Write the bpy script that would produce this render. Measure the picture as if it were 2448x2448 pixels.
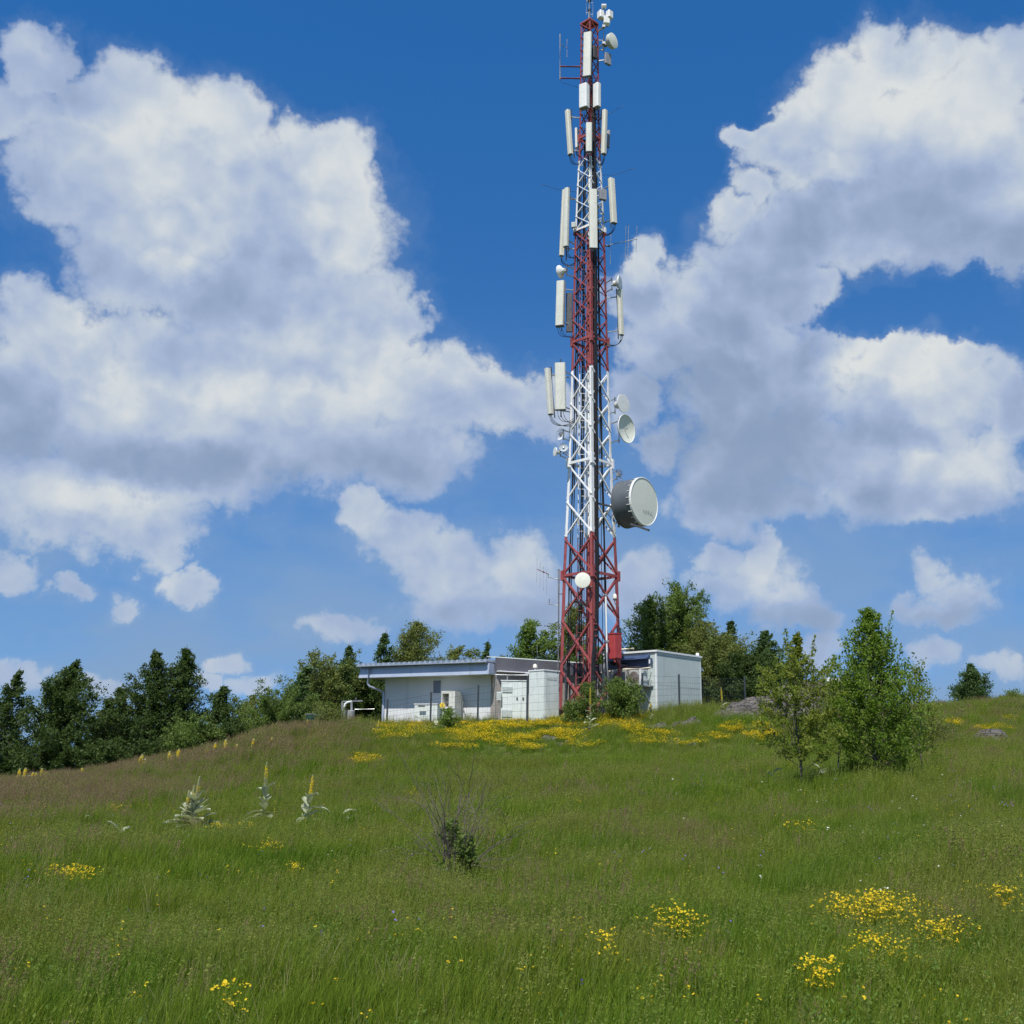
import bpy, bmesh, math, random
import numpy as np
from mathutils import Vector, Matrix

for o in list(bpy.data.objects):
    bpy.data.objects.remove(o, do_unlink=True)
scene = bpy.context.scene
COL = scene.collection

# ------------------------------------------------------------------ camera
FPX = 2640.0                       # focal length in photo pixels (2448 wide)
TH = math.atan((1830 - 1224) / FPX)  # pitch up
RHO = 0.0145                       # small roll
EYE = Vector((0.0, 0.0, 1.62))
_R = Vector((1, 0, 0)); _U = Vector((0, -math.sin(TH), math.cos(TH))); _F = Vector((0, math.cos(TH), math.sin(TH)))
CR = _R * math.cos(RHO) + _U * math.sin(RHO)
CU = -_R * math.sin(RHO) + _U * math.cos(RHO)
cam_data = bpy.data.cameras.new('camera')
cam_data.sensor_width = 36.0
cam_data.lens = 36.0 * FPX / 2448.0
cam_data.clip_start = 0.1
cam_data.clip_end = 9000.0
cam = bpy.data.objects.new('camera', cam_data)
COL.objects.link(cam)
cam.matrix_world = Matrix(((CR.x, CU.x, -_F.x, EYE.x), (CR.y, CU.y, -_F.y, EYE.y), (CR.z, CU.z, -_F.z, EYE.z), (0, 0, 0, 1)))
scene.camera = cam

def ray(px, py):
    return (CR * ((px - 1224) / FPX) + CU * (-(py - 1224) / FPX) + _F)
def at(px, py, d):
    """world point on the photo ray at forward distance d (metres along +Y)"""
    r = ray(px, py)
    return EYE + r * (d / r.y)
def project(p):
    """numpy (N,3) -> photo pixels"""
    q = np.asarray(p, float) - np.array(EYE)
    z = q @ np.array(_F); x = q @ np.array(CR); y = q @ np.array(CU)
    z = np.where(np.abs(z) < 1e-6, 1e-6, z)
    return 1224 + FPX * x / z, 1224 - FPX * y / z, z

# ------------------------------------------------------------------ sun, world, exposure
SUN_EL = math.radians(57)
SUN_H = Vector((-0.30, -0.954, 0)).normalized()      # horizontal direction towards the sun
SUN_DIR = SUN_H * math.cos(SUN_EL) + Vector((0, 0, math.sin(SUN_EL)))
sun_data = bpy.data.lights.new('sun', 'SUN')
sun_data.energy = 4.3
sun_data.angle = math.radians(0.53)
sun_data.color = (1.0, 0.955, 0.88)
sun = bpy.data.objects.new('sun', sun_data)
COL.objects.link(sun)
sun.rotation_euler = SUN_DIR.to_track_quat('Z', 'Y').to_euler()
sun.location = (-20, -40, 80)

vs = scene.view_settings
vs.view_transform = 'Standard'; vs.look = 'None'; vs.exposure = 0.28; vs.gamma = 1.0
vs.use_curve_mapping = False
scene.display_settings.display_device = 'sRGB'
scene.cycles.max_bounces = 6
scene.cycles.diffuse_bounces = 3
scene.cycles.glossy_bounces = 2
scene.cycles.transmission_bounces = 3
scene.cycles.transparent_max_bounces = 6
scene.cycles.use_denoising = True; scene.cycles.denoiser = 'OPENIMAGEDENOISE'; scene.cycles.denoising_input_passes = 'RGB_ALBEDO_NORMAL'; scene.cycles.denoising_prefilter = 'NONE'
scene.cycles.use_adaptive_sampling = True; scene.cycles.adaptive_threshold = 0.015; scene.cycles.adaptive_min_samples = 12
scene.render.film_transparent = False

WSTR = 0.1
world = bpy.data.worlds.new('World'); scene.world = world
world.use_nodes = True
world.cycles.sampling_method = 'MANUAL'; world.cycles.sample_map_resolution = 1024
wt = world.node_tree; wt.nodes.clear()

class NB:
    """tiny node builder"""
    def __init__(s, tree): s.t = tree
    def n(s, typ, **kw):
        x = s.t.nodes.new(typ)
        for k, v in kw.items(): setattr(x, k, v)
        return x
    def put(s, sock, v):
        if hasattr(v, 'links') or isinstance(v, bpy.types.NodeSocket): s.t.links.new(v, sock)
        else: sock.default_value = v
    def m(s, op, a, b=None, c=None, clamp=False):
        x = s.n('ShaderNodeMath', operation=op, use_clamp=clamp)
        s.put(x.inputs[0], a)
        if b is not None: s.put(x.inputs[1], b)
        if c is not None: s.put(x.inputs[2], c)
        return x.outputs[0]
    def v(s, op, a, b=None, c=None, out='Vector'):
        x = s.n('ShaderNodeVectorMath', operation=op)
        s.put(x.inputs[0], a)
        if b is not None: s.put(x.inputs[1], b)
        if c is not None: s.put(x.inputs[2], c)
        return x.outputs[out]
    def rng(s, val, a, b, c=0.0, d=1.0, typ='SMOOTHSTEP'):
        x = s.n('ShaderNodeMapRange', interpolation_type=typ)
        s.put(x.inputs['Value'], val)
        for k, q in zip(('From Min', 'From Max', 'To Min', 'To Max'), (a, b, c, d)): s.put(x.inputs[k], q)
        return x.outputs['Result']
    def mix(s, f, a, b, typ='RGBA', blend='MIX'):
        x = s.n('ShaderNodeMix', data_type=typ)
        if typ == 'RGBA': x.blend_type = blend
        i = {'RGBA': (6, 7, 2), 'FLOAT': (2, 3, 0), 'VECTOR': (4, 5, 1)}[typ]
        s.put(x.inputs[0], f); s.put(x.inputs[i[0]], a); s.put(x.inputs[i[1]], b)
        return x.outputs[i[2]]
    def noise(s, vec, scale, detail=4, rough=0.5, out=0, dist=0.0, typ='FBM'):
        x = s.n('ShaderNodeTexNoise', noise_dimensions='3D', noise_type=typ)
        if vec is not None: s.put(x.inputs['Vector'], vec)
        s.put(x.inputs['Scale'], scale); s.put(x.inputs['Detail'], detail); s.put(x.inputs['Roughness'], rough)
        s.put(x.inputs['Distortion'], dist)
        return x.outputs[out]

# cumulus layout: (x, y, rx, ry) read off the photo at 1932 px, turned into azimuth / elevation
BLOBS = [
 (62,108,62,66),(20,195,110,66),(150,190,60,60),(250,195,105,75),(200,300,160,90),(440,245,78,70),(350,290,170,120),
 (600,275,66,56),(650,360,78,110),(130,350,115,95),(520,400,200,150),(300,430,160,80),
 (240,520,130,85),(450,545,260,95),(660,570,120,75),(770,610,60,48),
 (70,600,95,66),(110,680,105,110),(200,790,150,110),(40,780,120,110),
 (400,680,210,100),(620,660,190,90),(520,790,280,110),(780,740,150,85),(940,755,110,58),(1040,775,55,60),
 (350,890,180,80),(700,850,210,70),(80,940,140,75),(220,985,150,62),(310,1030,66,46),(25,1055,60,30),
 (362,1097,42,28),(130,1100,36,22),(240,1142,34,32),
 (690,960,44,42),(760,1005,80,58),(850,1070,85,75),(970,1080,95,66),(900,1140,140,52),(1020,1150,70,60),
 (640,1180,80,28),(442,1238,28,20),(412,1275,26,22),(492,1283,42,26),
 (45,1278,44,30),(190,1300,52,22),
 (1715,115,105,76),(1600,175,95,70),(1830,185,110,95),(1910,110,60,60),
 (1660,270,190,120),(1830,310,170,130),(1500,255,80,52),(1425,240,44,24),(1700,410,250,95),(1880,420,130,110),
 (1422,335,40,38),(1385,395,44,46),(1500,430,150,95),(1430,500,130,52),
 (1225,500,36,50),(1205,570,58,62),(1300,555,60,56),(1410,580,130,90),(1500,560,75,62),
 (1260,645,95,66),(1420,720,180,120),(1620,640,66,46),(1700,670,90,62),(1810,690,80,54),(1740,770,170,95),(1890,760,70,80),
 (1905,545,40,44),(1195,750,56,70),(1240,850,50,46),(1450,850,200,110),(1700,880,210,100),(1870,890,90,90),
 (1430,945,170,56),(1790,945,170,50),
 (1340,1050,46,34),(1425,1050,40,42),(1400,1100,105,62),(1480,1140,90,48),(1530,1170,60,30),
 (1775,1088,40,34),(1820,1125,66,42),(1770,1155,95,28),(1210,1110,58,66),(1250,1165,60,40),
 (1760,1238,64,32),(1890,1260,56,24),(1540,1235,48,34)]
HOLES = [(1700,590,105,28),(1840,590,95,44)]
DARK = [(500,545,260,62),(160,870,230,46),(760,880,190,46),(330,1010,80,40),(100,760,120,40),(950,1160,120,40),(420,900,170,50),
 (1640,420,260,70),(1850,480,150,60),(1450,560,110,60),(1440,830,230,110),(1420,950,210,62),(1720,820,90,30),(1230,850,80,60),(1290,720,130,50),(1500,650,80,50),(1900,960,90,50),(1450,1180,100,30),(1800,1170,90,20),(1250,1160,60,40),(1370,1150,80,36)]
LIGHT = [(450,250,80,60),(280,200,120,60),(620,290,70,60),(240,310,120,60),(640,390,90,90),(330,495,60,26),(90,590,80,50),(200,720,80,70),(560,745,200,40),(820,700,150,40),(100,930,120,50),(240,960,90,40),(700,960,40,40),(880,1090,80,50),(980,1060,70,40),
 (1720,120,120,70),(1600,200,130,80),(1830,200,120,90),(1425,335,45,40),(1380,410,40,40),(1560,320,60,24),(1300,540,50,40),(1220,510,30,40),(1700,660,120,50),(1800,720,90,70),(1460,660,40,60),(1600,950,50,30),(1430,1050,40,40),(1480,1110,60,30),(1830,880,90,60),(1780,1100,50,30),(60,110,50,50)]
def cloud_uv(x, y):
    r = ray(x * 1.2671, y * 1.2671).normalized()
    return math.atan2(r.x, r.y), math.asin(r.z)
def blob_params(b):
    x, y, rx, ry = b
    u, v = cloud_uv(x, y)
    ux = abs(cloud_uv(x + rx, y)[0] - u); vy = abs(cloud_uv(x, y - ry)[1] - v)
    return u, v, max(ux, 1e-3), max(vy, 1e-3)

def packed(U, V, blobs, k, reduce_):
    """three ellipses per vector node: returns an accumulated vector"""
    acc = None
    for i in range(0, len(blobs), 3):
        tri = [blob_params(b) for b in blobs[i:i+3]]
        while len(tri) < 3: tri.append((9, 9, .05, .05))
        X = w.v('MULTIPLY_ADD', U, tuple(1/(t[2]*k) for t in tri), tuple(-t[0]/(t[2]*k) for t in tri))
        Y = w.v('MULTIPLY_ADD', V, tuple(1/(t[3]*k) for t in tri), tuple(-t[1]/(t[3]*k) for t in tri))
        Q = w.v('MULTIPLY_ADD', Y, Y, w.v('MULTIPLY', X, X))
        acc = Q if acc is None else w.v(reduce_, acc, Q)
    return acc
def min3(vec, soft=0.0):
    s = w.n('ShaderNodeSeparateXYZ'); wt.links.new(vec, s.inputs[0])
    if soft:
        return w.m('SMOOTH_MIN', w.m('SMOOTH_MIN', s.outputs[0], s.outputs[1], soft), s.outputs[2], soft)
    return w.m('MINIMUM', w.m('MINIMUM', s.outputs[0], s.outputs[1]), s.outputs[2])
def bumps(U, V, blobs, k):
    """sum of soft bumps, three at a time"""
    acc = None
    for i in range(0, len(blobs), 3):
        Q = packed(U, V, blobs[i:i+3], k, 'MINIMUM')
        b = w.v('MAXIMUM', w.v('SUBTRACT', (1, 1, 1), Q), (0, 0, 0))
        acc = b if acc is None else w.v('ADD', acc, b)
    return w.v('DOT_PRODUCT', acc, (1, 1, 1), out='Value')

w = NB(wt)
tc = w.n('ShaderNodeTexCoord')
D0 = w.v('NORMALIZE', tc.outputs['Generated'])
sep = w.n('ShaderNodeSeparateXYZ'); wt.links.new(D0, sep.inputs[0])
az = w.m('ARCTAN2', sep.outputs[0], sep.outputs[1]); el = w.m('ARCSINE', sep.outputs[2])
warp = w.v('SUBTRACT', w.noise(D0, 15.0, 5, 0.60, out=1), (0.5, 0.5, 0.5))
ws = w.n('ShaderNodeSeparateXYZ'); wt.links.new(warp, ws.inputs[0])
az1 = w.m('MULTIPLY_ADD', ws.outputs[0], 0.085, az); el1 = w.m('MULTIPLY_ADD', ws.outputs[1], 0.075, el)
def splat(s):
    c = w.n('ShaderNodeCombineXYZ')
    for i in range(3): wt.links.new(s, c.inputs[i])
    return c.outputs[0]
U1, V1 = splat(az1), splat(el1)
lay = w.m('SUBTRACT', 1.0, min3(packed(U1, V1, BLOBS, 1.16, 'MINIMUM'), 0.15))
lay = w.m('MAXIMUM', lay, -1.2)
lay = w.m('SUBTRACT', lay, w.rng(min3(packed(U1, V1, HOLES, 1.0, 'MINIMUM')), 0.0, 4.0, 1.35, 0.0))
def grain(vec, det):
    f = w.noise(vec, 19.0, det, 0.60)
    b = w.m('ABSOLUTE', w.m('SUBTRACT', w.noise(vec, 34.0, 4, 0.55), 0.5))
    return w.m('ADD', w.m('MULTIPLY', w.m('SUBTRACT', f, 0.5), 1.9), w.m('MULTIPLY', w.m('SUBTRACT', b, 0.1), 2.2))
gr0 = grain(D0, 8)
# beyond the photo the same kind of broken cumulus goes on
lay_out = w.m('MULTIPLY', w.m('SUBTRACT', w.noise(D0, 3.1, 2, 0.5), 0.485), 5.0)
ang = w.v('DOT_PRODUCT', D0, tuple(ray(1224, 900).normalized()), out='Value')
mout = w.rng(ang, 0.86, 0.76)
layA = w.mix(mout, lay, lay_out, 'FLOAT')
dens = w.m('ADD', layA, w.m('MULTIPLY', gr0, 0.72))
alpha = w.rng(dens, -0.26, w.rng(el, 0.02, 0.35, 0.82, 0.55))
alpha = w.m('MAXIMUM', alpha, w.rng(dens, -1.0, 0.2, 0.0, 0.09))
alpha = w.m('MULTIPLY', alpha, w.rng(el, 0.02, 0.30, 0.78, 1.0))
def puff(vec):
    return w.m('SUBTRACT', w.noise(vec, 15.0, 3, 0.45), w.m('MULTIPLY', w.m('ABSOLUTE', w.m('SUBTRACT', w.noise(vec, 26.0, 2, 0.4), 0.5)), -0.9))
relief = w.m('MULTIPLY', w.m('SUBTRACT', puff(D0), puff(w.v('ADD', D0, (-0.010, -0.004, 0.022)))), 1.9)
soft = w.m('SUBTRACT', w.noise(D0, 6.0, 2, 0.5), 0.5)
inside = w.m('SUBTRACT', w.m('MULTIPLY', bumps(U1, V1, LIGHT, 1.4), 0.30), w.m('MULTIPLY', bumps(U1, V1, DARK, 1.5), 0.29))
inside = w.m('MULTIPLY', inside, w.m('SUBTRACT', 1.0, mout))
rim = w.rng(dens, 0.1, 1.0, 0.22, 0.0)
lit = w.m('ADD', w.m('ADD', inside, w.m('MULTIPLY', relief, 0.42)), w.m('ADD', rim, w.m('MULTIPLY', soft, 1.15)))
lit = w.rng(w.m('ADD', lit, 0.40), -0.25, 1.18)
ramp = w.n('ShaderNodeValToRGB')
wt.links.new(lit, ramp.inputs[0])
cr = ramp.color_ramp
cr.elements[0].position = 0.0; cr.elements[0].color = (0.21, 0.285, 0.42, 1)
cr.elements[1].position = 1.0; cr.elements[1].color = (0.585, 0.61, 0.615, 1)
e = cr.elements.new(0.40); e.color = (0.315, 0.39, 0.545, 1)
e = cr.elements.new(0.72); e.color = (0.43, 0.49, 0.575, 1)
low = w.rng(el, 0.0, 0.22, 1.0, 0.0)
ccol = w.mix(w.m('MULTIPLY', low, 0.30), ramp.outputs[0], (0.44, 0.47, 0.53, 1))
ccol = w.v('SCALE', ccol); ccol.node.inputs['Scale'].default_value = 1.0 / WSTR

sky = w.n('ShaderNodeTexSky', sky_type='NISHITA')
sky.sun_disc = False
sky.sun_elevation = SUN_EL
sky.sun_rotation = math.atan2(SUN_H.x, SUN_H.y)
sky.altitude = 900.0
sky.air_density = 1.0; sky.dust_density = 0.15; sky.ozone_density = 4.0
lift = w.n('ShaderNodeCombineXYZ')
wt.links.new(sep.outputs[0], lift.inputs[0]); wt.links.new(sep.outputs[1], lift.inputs[1])
wt.links.new(w.m('MAXIMUM', w.m('MULTIPLY_ADD', sep.outputs[2], 0.95, 0.13), 0.05), lift.inputs[2])
if len(sky.inputs): wt.links.new(w.v('NORMALIZE', lift.outputs[0]), sky.inputs[0])
skyc = w.v('MULTIPLY', sky.outputs[0], w.mix(w.rng(el, 0.02, 0.62, 0.0, 1.0, 'LINEAR'), (0.62, 0.90, 1.08), (0.28, 0.92, 1.38), 'VECTOR'))
veil = w.m('MULTIPLY', w.rng(el, 0.03, 0.42, 0.95, 0.0), w.rng(w.noise(w.v('MULTIPLY', D0, (1, 1, 2.2)), 5.0, 4, 0.55), 0.32, 0.62, 0.35, 1.0))
skyc = w.mix(veil, skyc, (0.195/WSTR, 0.305/WSTR, 0.475/WSTR, 1))
final = w.mix(alpha, skyc, ccol)
bg = w.n('ShaderNodeBackground'); bg.inputs['Strength'].default_value = WSTR
wt.links.new(final, bg.inputs['Color'])
wo = w.n('ShaderNodeOutputWorld'); wt.links.new(bg.outputs[0], wo.inputs['Surface'])

# ------------------------------------------------------------------ helpers
class MB:
    """collects shapes; build() links them as one mesh object"""
    def __init__(s): s.v = []; s.f = []
    def add(s, verts, faces):
        b = len(s.v); s.v += [tuple(p) for p in verts]; s.f += [tuple(i + b for i in f) for f in faces]; return s
    def box(s, c, size, M=None, ch=0.0):
        hx, hy, hz = size[0]/2, size[1]/2, size[2]/2
        c = Vector(c); M = M or Matrix.Identity(3)
        if ch <= 0:
            vs_ = [Vector((x*hx, y*hy, z*hz)) for x in (-1, 1) for y in (-1, 1) for z in (-1, 1)]
            fs = [(0,1,3,2),(4,6,7,5),(0,4,5,1),(2,3,7,6),(0,2,6,4),(1,5,7,3)]
        else:
            vs_ = []; idx = {}
            for x in (-1, 1):
                for y in (-1, 1):
                    for z in (-1, 1):
                        idx[(x,y,z)] = len(vs_)
                        vs_ += [Vector((x*hx, y*(hy-ch), z*(hz-ch))), Vector((x*(hx-ch), y*hy, z*(hz-ch))), Vector((x*(hx-ch), y*(hy-ch), z*hz))]
            q = lambda x, y, z, a: idx[(x,y,z)] + a
            fs = []
            for x in (-1, 1): fs.append([q(x,-1,-1,0), q(x,1,-1,0), q(x,1,1,0), q(x,-1,1,0)])
            for y in (-1, 1): fs.append([q(-1,y,-1,1), q(-1,y,1,1), q(1,y,1,1), q(1,y,-1,1)])
            for z in (-1, 1): fs.append([q(-1,-1,z,2), q(1,-1,z,2), q(1,1,z,2), q(-1,1,z,2)])
            for y in (-1, 1):
                for z in (-1, 1): fs.append([q(-1,y,z,1), q(1,y,z,1), q(1,y,z,2), q(-1,y,z,2)])
            for x in (-1, 1):
                for z in (-1, 1): fs.append([q(x,-1,z,0), q(x,1,z,0), q(x,1,z,2), q(x,-1,z,2)])
            for x in (-1, 1):
                for y in (-1, 1): fs.append([q(x,y,-1,0), q(x,y,1,0), q(x,y,1,1), q(x,y,-1,1)])
            for x in (-1, 1):
                for y in (-1, 1):
                    for z in (-1, 1): fs.append([q(x,y,z,0), q(x,y,z,1), q(x,y,z,2)])
        return s.add([c + M @ p for p in vs_], fs)
    def frame(s, a):
        a = a.normalized(); up = Vector((0, 0, 1)) if abs(a.z) < 0.95 else Vector((1, 0, 0))
        x = a.cross(up).normalized(); y = x.cross(a).normalized()
        return x, y
    def beam(s, p, q, w_, h_):
        p = Vector(p); q = Vector(q); x, y = s.frame(q - p)
        x = x * w_/2; y = y * h_/2
        vs_ = [p-x-y, p+x-y, p+x+y, p-x+y, q-x-y, q+x-y, q+x+y, q-x+y]
        return s.add(vs_, [(3,2,1,0),(4,5,6,7),(0,1,5,4),(1,2,6,5),(2,3,7,6),(3,0,4,7)])
    def tube(s, pts, r, n=8, cap=True):
        pts = [Vector(p) for p in pts]
        rs = r if isinstance(r, (list, tuple)) else [r] * len(pts)
        b = len(s.v)
        ref = None
        for i, p in enumerate(pts):
            t = (pts[min(i+1, len(pts)-1)] - pts[max(i-1, 0)]).normalized()
            if ref is None: x, y = s.frame(t)
            else:
                x = (ref - t * ref.dot(t)).normalized(); y = t.cross(x)
            ref = x
            for k in range(n):
                a = 2*math.pi*k/n
                s.v.append(tuple(p + x*math.cos(a)*rs[i] + y*math.sin(a)*rs[i]))
        for i in range(len(pts)-1):
            for k in range(n):
                k2 = (k+1) % n
                s.f.append((b+i*n+k, b+i*n+k2, b+(i+1)*n+k2, b+(i+1)*n+k))
        if cap:
            s.f.append(tuple(b+k for k in reversed(range(n)))); e0 = b+(len(pts)-1)*n
            s.f.append(tuple(e0+k for k in range(n)))
        return s
    def lathe(s, o, axis, prof, n=32):
        """prof: list of (distance along axis, radius)"""
        o = Vector(o); a = Vector(axis).normalized(); x, y = s.frame(a); b = len(s.v)
        for (t, r) in prof:
            for k in range(n):
                g_ = 2*math.pi*k/n
                s.v.append(tuple(o + a*t + x*math.cos(g_)*r + y*math.sin(g_)*r))
        for i in range(len(prof)-1):
            for k in range(n):
                k2 = (k+1) % n
                s.f.append((b+i*n+k, b+(i+1)*n+k, b+(i+1)*n+k2, b+i*n+k2))
        return s
    def prism(s, poly, p, M, h):
        """poly (x,y) outline extruded along local z by h, placed at p with frame M"""
        n = len(poly); p = Vector(p)
        vs_ = [p + M @ Vector((x, y, 0)) for x, y in poly] + [p + M @ Vector((x, y, h)) for x, y in poly]
        fs = [tuple(reversed(range(n))), tuple(range(n, 2*n))] + [(i, (i+1) % n, n+(i+1) % n, n+i) for i in range(n)]
        return s.add(vs_, fs)

def link(name, v, f, mat, parent=None, smooth=False, base=(0, 0, 0)):
    me = bpy.data.meshes.new(name)
    b = Vector(base)
    me.from_pydata([tuple(Vector(p) - b) for p in v], [], f)
    bm = bmesh.new(); bm.from_mesh(me); bmesh.ops.recalc_face_normals(bm, faces=bm.faces); bm.to_mesh(me); bm.free()
    if mat: me.materials.append(mat)
    o = bpy.data.objects.new(name, me); COL.objects.link(o)
    if smooth:
        me.polygons.foreach_set('use_smooth', [True]*len(me.polygons))
        me.set_sharp_from_angle(angle=math.radians(smooth if smooth is not True else 40))
    if parent: o.parent = parent
    return o
def tag(o, label=None, cat=None, group=None, kind=None):
    if label: o['label'] = label
    if cat: o['category'] = cat
    if group: o['group'] = group
    if kind: o['kind'] = kind
    return o
class Thing:
    def __init__(s, name, label, cat, base, group=None):
        s.base = Vector(base)
        s.o = bpy.data.objects.new(name, None); s.o.empty_display_size = 0.2
        COL.objects.link(s.o); s.o.location = s.base
        tag(s.o, label, cat, group)
    def part(s, name, mb, mat, parent=None, smooth=False, label=None):
        o = link(name, mb.v, mb.f, mat, parent or s.o, smooth, s.base)
        if label: o['label'] = label
        return o
def rotz(a): return Matrix.Rotation(a, 3, 'Z')
def lerp(a, b, t): return a + (b - a) * t

# ------------------------------------------------------------------ materials
def new_mat(name):
    m = bpy.data.materials.new(name); m.use_nodes = True
    t = m.node_tree; t.nodes.clear(); b = NB(t)
    out = b.n('ShaderNodeOutputMaterial'); p = b.n('ShaderNodeBsdfPrincipled')
    t.links.new(p.outputs[0], out.inputs[0])
    return m, b, p, out
def rgba(c): return (c[0], c[1], c[2], 1.0)
def surf(name, c1, c2, scale=3.0, rough=0.6, metal=0.0, detail=5, streak=0.0, dirt=None, dirt_amt=0.0, bump=0.0, spec=0.4):
    """two-tone mottled surface with optional vertical streaks and dirt patches"""
    m, b, p, out = new_mat(name)
    tc_ = b.n('ShaderNodeTexCoord').outputs['Object']
    col = b.mix(b.rng(b.noise(tc_, scale, detail, 0.6), 0.3, 0.7), rgba(c1), rgba(c2))
    if streak:
        sv = b.v('MULTIPLY', tc_, (scale*3.0, scale*3.0, scale*0.22))
        col = b.mix(b.m('MULTIPLY', b.rng(b.noise(sv, 1.0, 4, 0.6), 0.52, 0.78), streak), col, rgba([k*0.55 for k in c1]))
    if dirt is not None:
        col = b.mix(b.m('MULTIPLY', b.rng(b.noise(tc_, scale*2.3, 8, 0.7), 0.55, 0.72), dirt_amt), col, rgba(dirt))
    b.put(p.inputs['Base Color'], col)
    p.inputs['Metallic'].default_value = metal
    b.put(p.inputs['Roughness'], b.rng(b.noise(tc_, scale*4, 4, 0.6), 0.2, 0.8, max(rough-0.12, 0.05), min(rough+0.12, 1), 'LINEAR'))
    p.inputs['Specular IOR Level'].default_value = spec
    if bump:
        bn = b.n('ShaderNodeBump'); bn.inputs['Strength'].default_value = bump; bn.inputs['Distance'].default_value = 0.02
        b.put(bn.inputs['Height'], b.noise(tc_, scale*6, 6, 0.65)); b.t.links.new(bn.outputs[0], p.inputs['Normal'])
    return m
M = {}
M['radome'] = surf('radome', (0.58, 0.59, 0.53), (0.66, 0.66, 0.60), 1.5, 0.5, streak=0.40, dirt=(0.36, 0.35, 0.30), dirt_amt=0.25)
M['radome_cream'] = surf('radome_cream', (0.60, 0.59, 0.50), (0.66, 0.65, 0.56), 1.5, 0.5, streak=0.25)
M['radome_white'] = surf('radome_white', (0.72, 0.73, 0.72), (0.78, 0.78, 0.76), 1.5, 0.45, streak=0.15)
M['dish_face'] = surf('dish_face', (0.74, 0.75, 0.65), (0.78, 0.79, 0.70), 0.8, 0.7, streak=0.08)
M['drum_grey'] = surf('drum_grey', (0.085, 0.10, 0.115), (0.115, 0.13, 0.145), 1.2, 0.55, streak=0.3)
M['galv'] = surf('galvanised_steel', (0.30, 0.31, 0.32), (0.42, 0.43, 0.43), 6, 0.45, 0.6)
M['dark_steel'] = surf('dark_steel', (0.06, 0.065, 0.07), (0.10, 0.10, 0.11), 6, 0.5, 0.3)
M['rru'] = surf('radio_unit_grey', (0.22, 0.23, 0.26), (0.28, 0.29, 0.32), 4, 0.55)
M['black'] = surf('black_cable', (0.008, 0.008, 0.010), (0.02, 0.02, 0.022), 9, 0.45)
M['red'] = surf('red_box_paint', (0.38, 0.045, 0.05), (0.43, 0.065, 0.065), 3, 0.5, streak=0.3)
M['redsteel'] = surf('red_steel_arm', (0.22, 0.04, 0.035), (0.30, 0.06, 0.05), 5, 0.55)
M['white_pipe'] = surf('white_pipe', (0.75, 0.76, 0.76), (0.80, 0.80, 0.80), 5, 0.4)
M['cab'] = surf('cabinet_paint', (0.62, 0.68, 0.66), (0.68, 0.73, 0.71), 1.5, 0.45, streak=0.45, dirt=(0.36, 0.33, 0.26), dirt_amt=0.35)
M['cab_dim'] = surf('cabinet_panel', (0.44, 0.49, 0.48), (0.52, 0.56, 0.54), 1.5, 0.5, streak=0.35)
M['cab_dark'] = surf('louvre_dark', (0.10, 0.11, 0.11), (0.15, 0.16, 0.16), 4, 0.6)
M['shelter'] = surf('shelter_panel', (0.47, 0.54, 0.52), (0.53, 0.59, 0.56), 0.9, 0.5, streak=0.35, dirt=(0.30, 0.29, 0.22), dirt_amt=0.35)
M['shelter_trim'] = surf('shelter_trim', (0.70, 0.72, 0.72), (0.76, 0.77, 0.77), 2, 0.45)
M['navy'] = surf('navy_panel', (0.035, 0.06, 0.13), (0.05, 0.08, 0.16), 2, 0.5)
M['cream'] = surf('cream_rail', (0.66, 0.62, 0.50), (0.72, 0.68, 0.56), 3, 0.5)
M['plaster'] = surf('white_plaster', (0.64, 0.66, 0.68), (0.70, 0.71, 0.72), 0.7, 0.85, streak=0.40, dirt=(0.42, 0.40, 0.35), dirt_amt=0.25, bump=0.15)
M['fascia'] = surf('blue_grey_sheet', (0.40, 0.46, 0.58), (0.45, 0.51, 0.63), 0.8, 0.45, 0.2, streak=0.25)
M['roof'] = surf('corrugated_roof', (0.30, 0.35, 0.42), (0.38, 0.43, 0.50), 1.0, 0.45, 0.3, streak=0.2)
M['darkpanel'] = surf('dark_grey_cladding', (0.095, 0.095, 0.115), (0.125, 0.125, 0.145), 0.7, 0.75, streak=0.25)
M['palesheet'] = surf('pale_roof_sheet', (0.45, 0.50, 0.46), (0.54, 0.58, 0.54), 0.8, 0.6, dirt=(0.25, 0.24, 0.18), dirt_amt=0.5)
M['concrete'] = surf('concrete', (0.30, 0.30, 0.29), (0.40, 0.40, 0.38), 2.0, 0.9, bump=0.4, dirt=(0.15, 0.15, 0.13), dirt_amt=0.4)
M['beige'] = surf('beige_render', (0.34, 0.30, 0.27), (0.40, 0.36, 0.32), 1.2, 0.9)
M['shutter'] = surf('window_shutter', (0.20, 0.24, 0.32), (0.25, 0.29, 0.37), 2.0, 0.5)
M['post'] = surf('fence_post_paint', (0.025, 0.035, 0.045), (0.045, 0.055, 0.065), 6, 0.5)
M['wire'] = surf('fence_wire', (0.055, 0.08, 0.08), (0.09, 0.115, 0.12), 6, 0.5)
M['bark'] = surf('bark', (0.075, 0.065, 0.055), (0.15, 0.13, 0.11), 9, 0.9, bump=0.5)
M['bark_pale'] = surf('pale_bark', (0.20, 0.18, 0.15), (0.32, 0.30, 0.27), 9, 0.9)
M['twig'] = surf('dry_twig', (0.085, 0.066, 0.060), (0.165, 0.135, 0.12), 14, 0.9)
M['ac_white'] = surf('ac_casing', (0.60, 0.60, 0.54), (0.66, 0.66, 0.60), 3, 0.5, streak=0.3)
M['rust'] = surf('rusty_recess', (0.20, 0.12, 0.08), (0.36, 0.26, 0.20), 6, 0.8)
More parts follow.
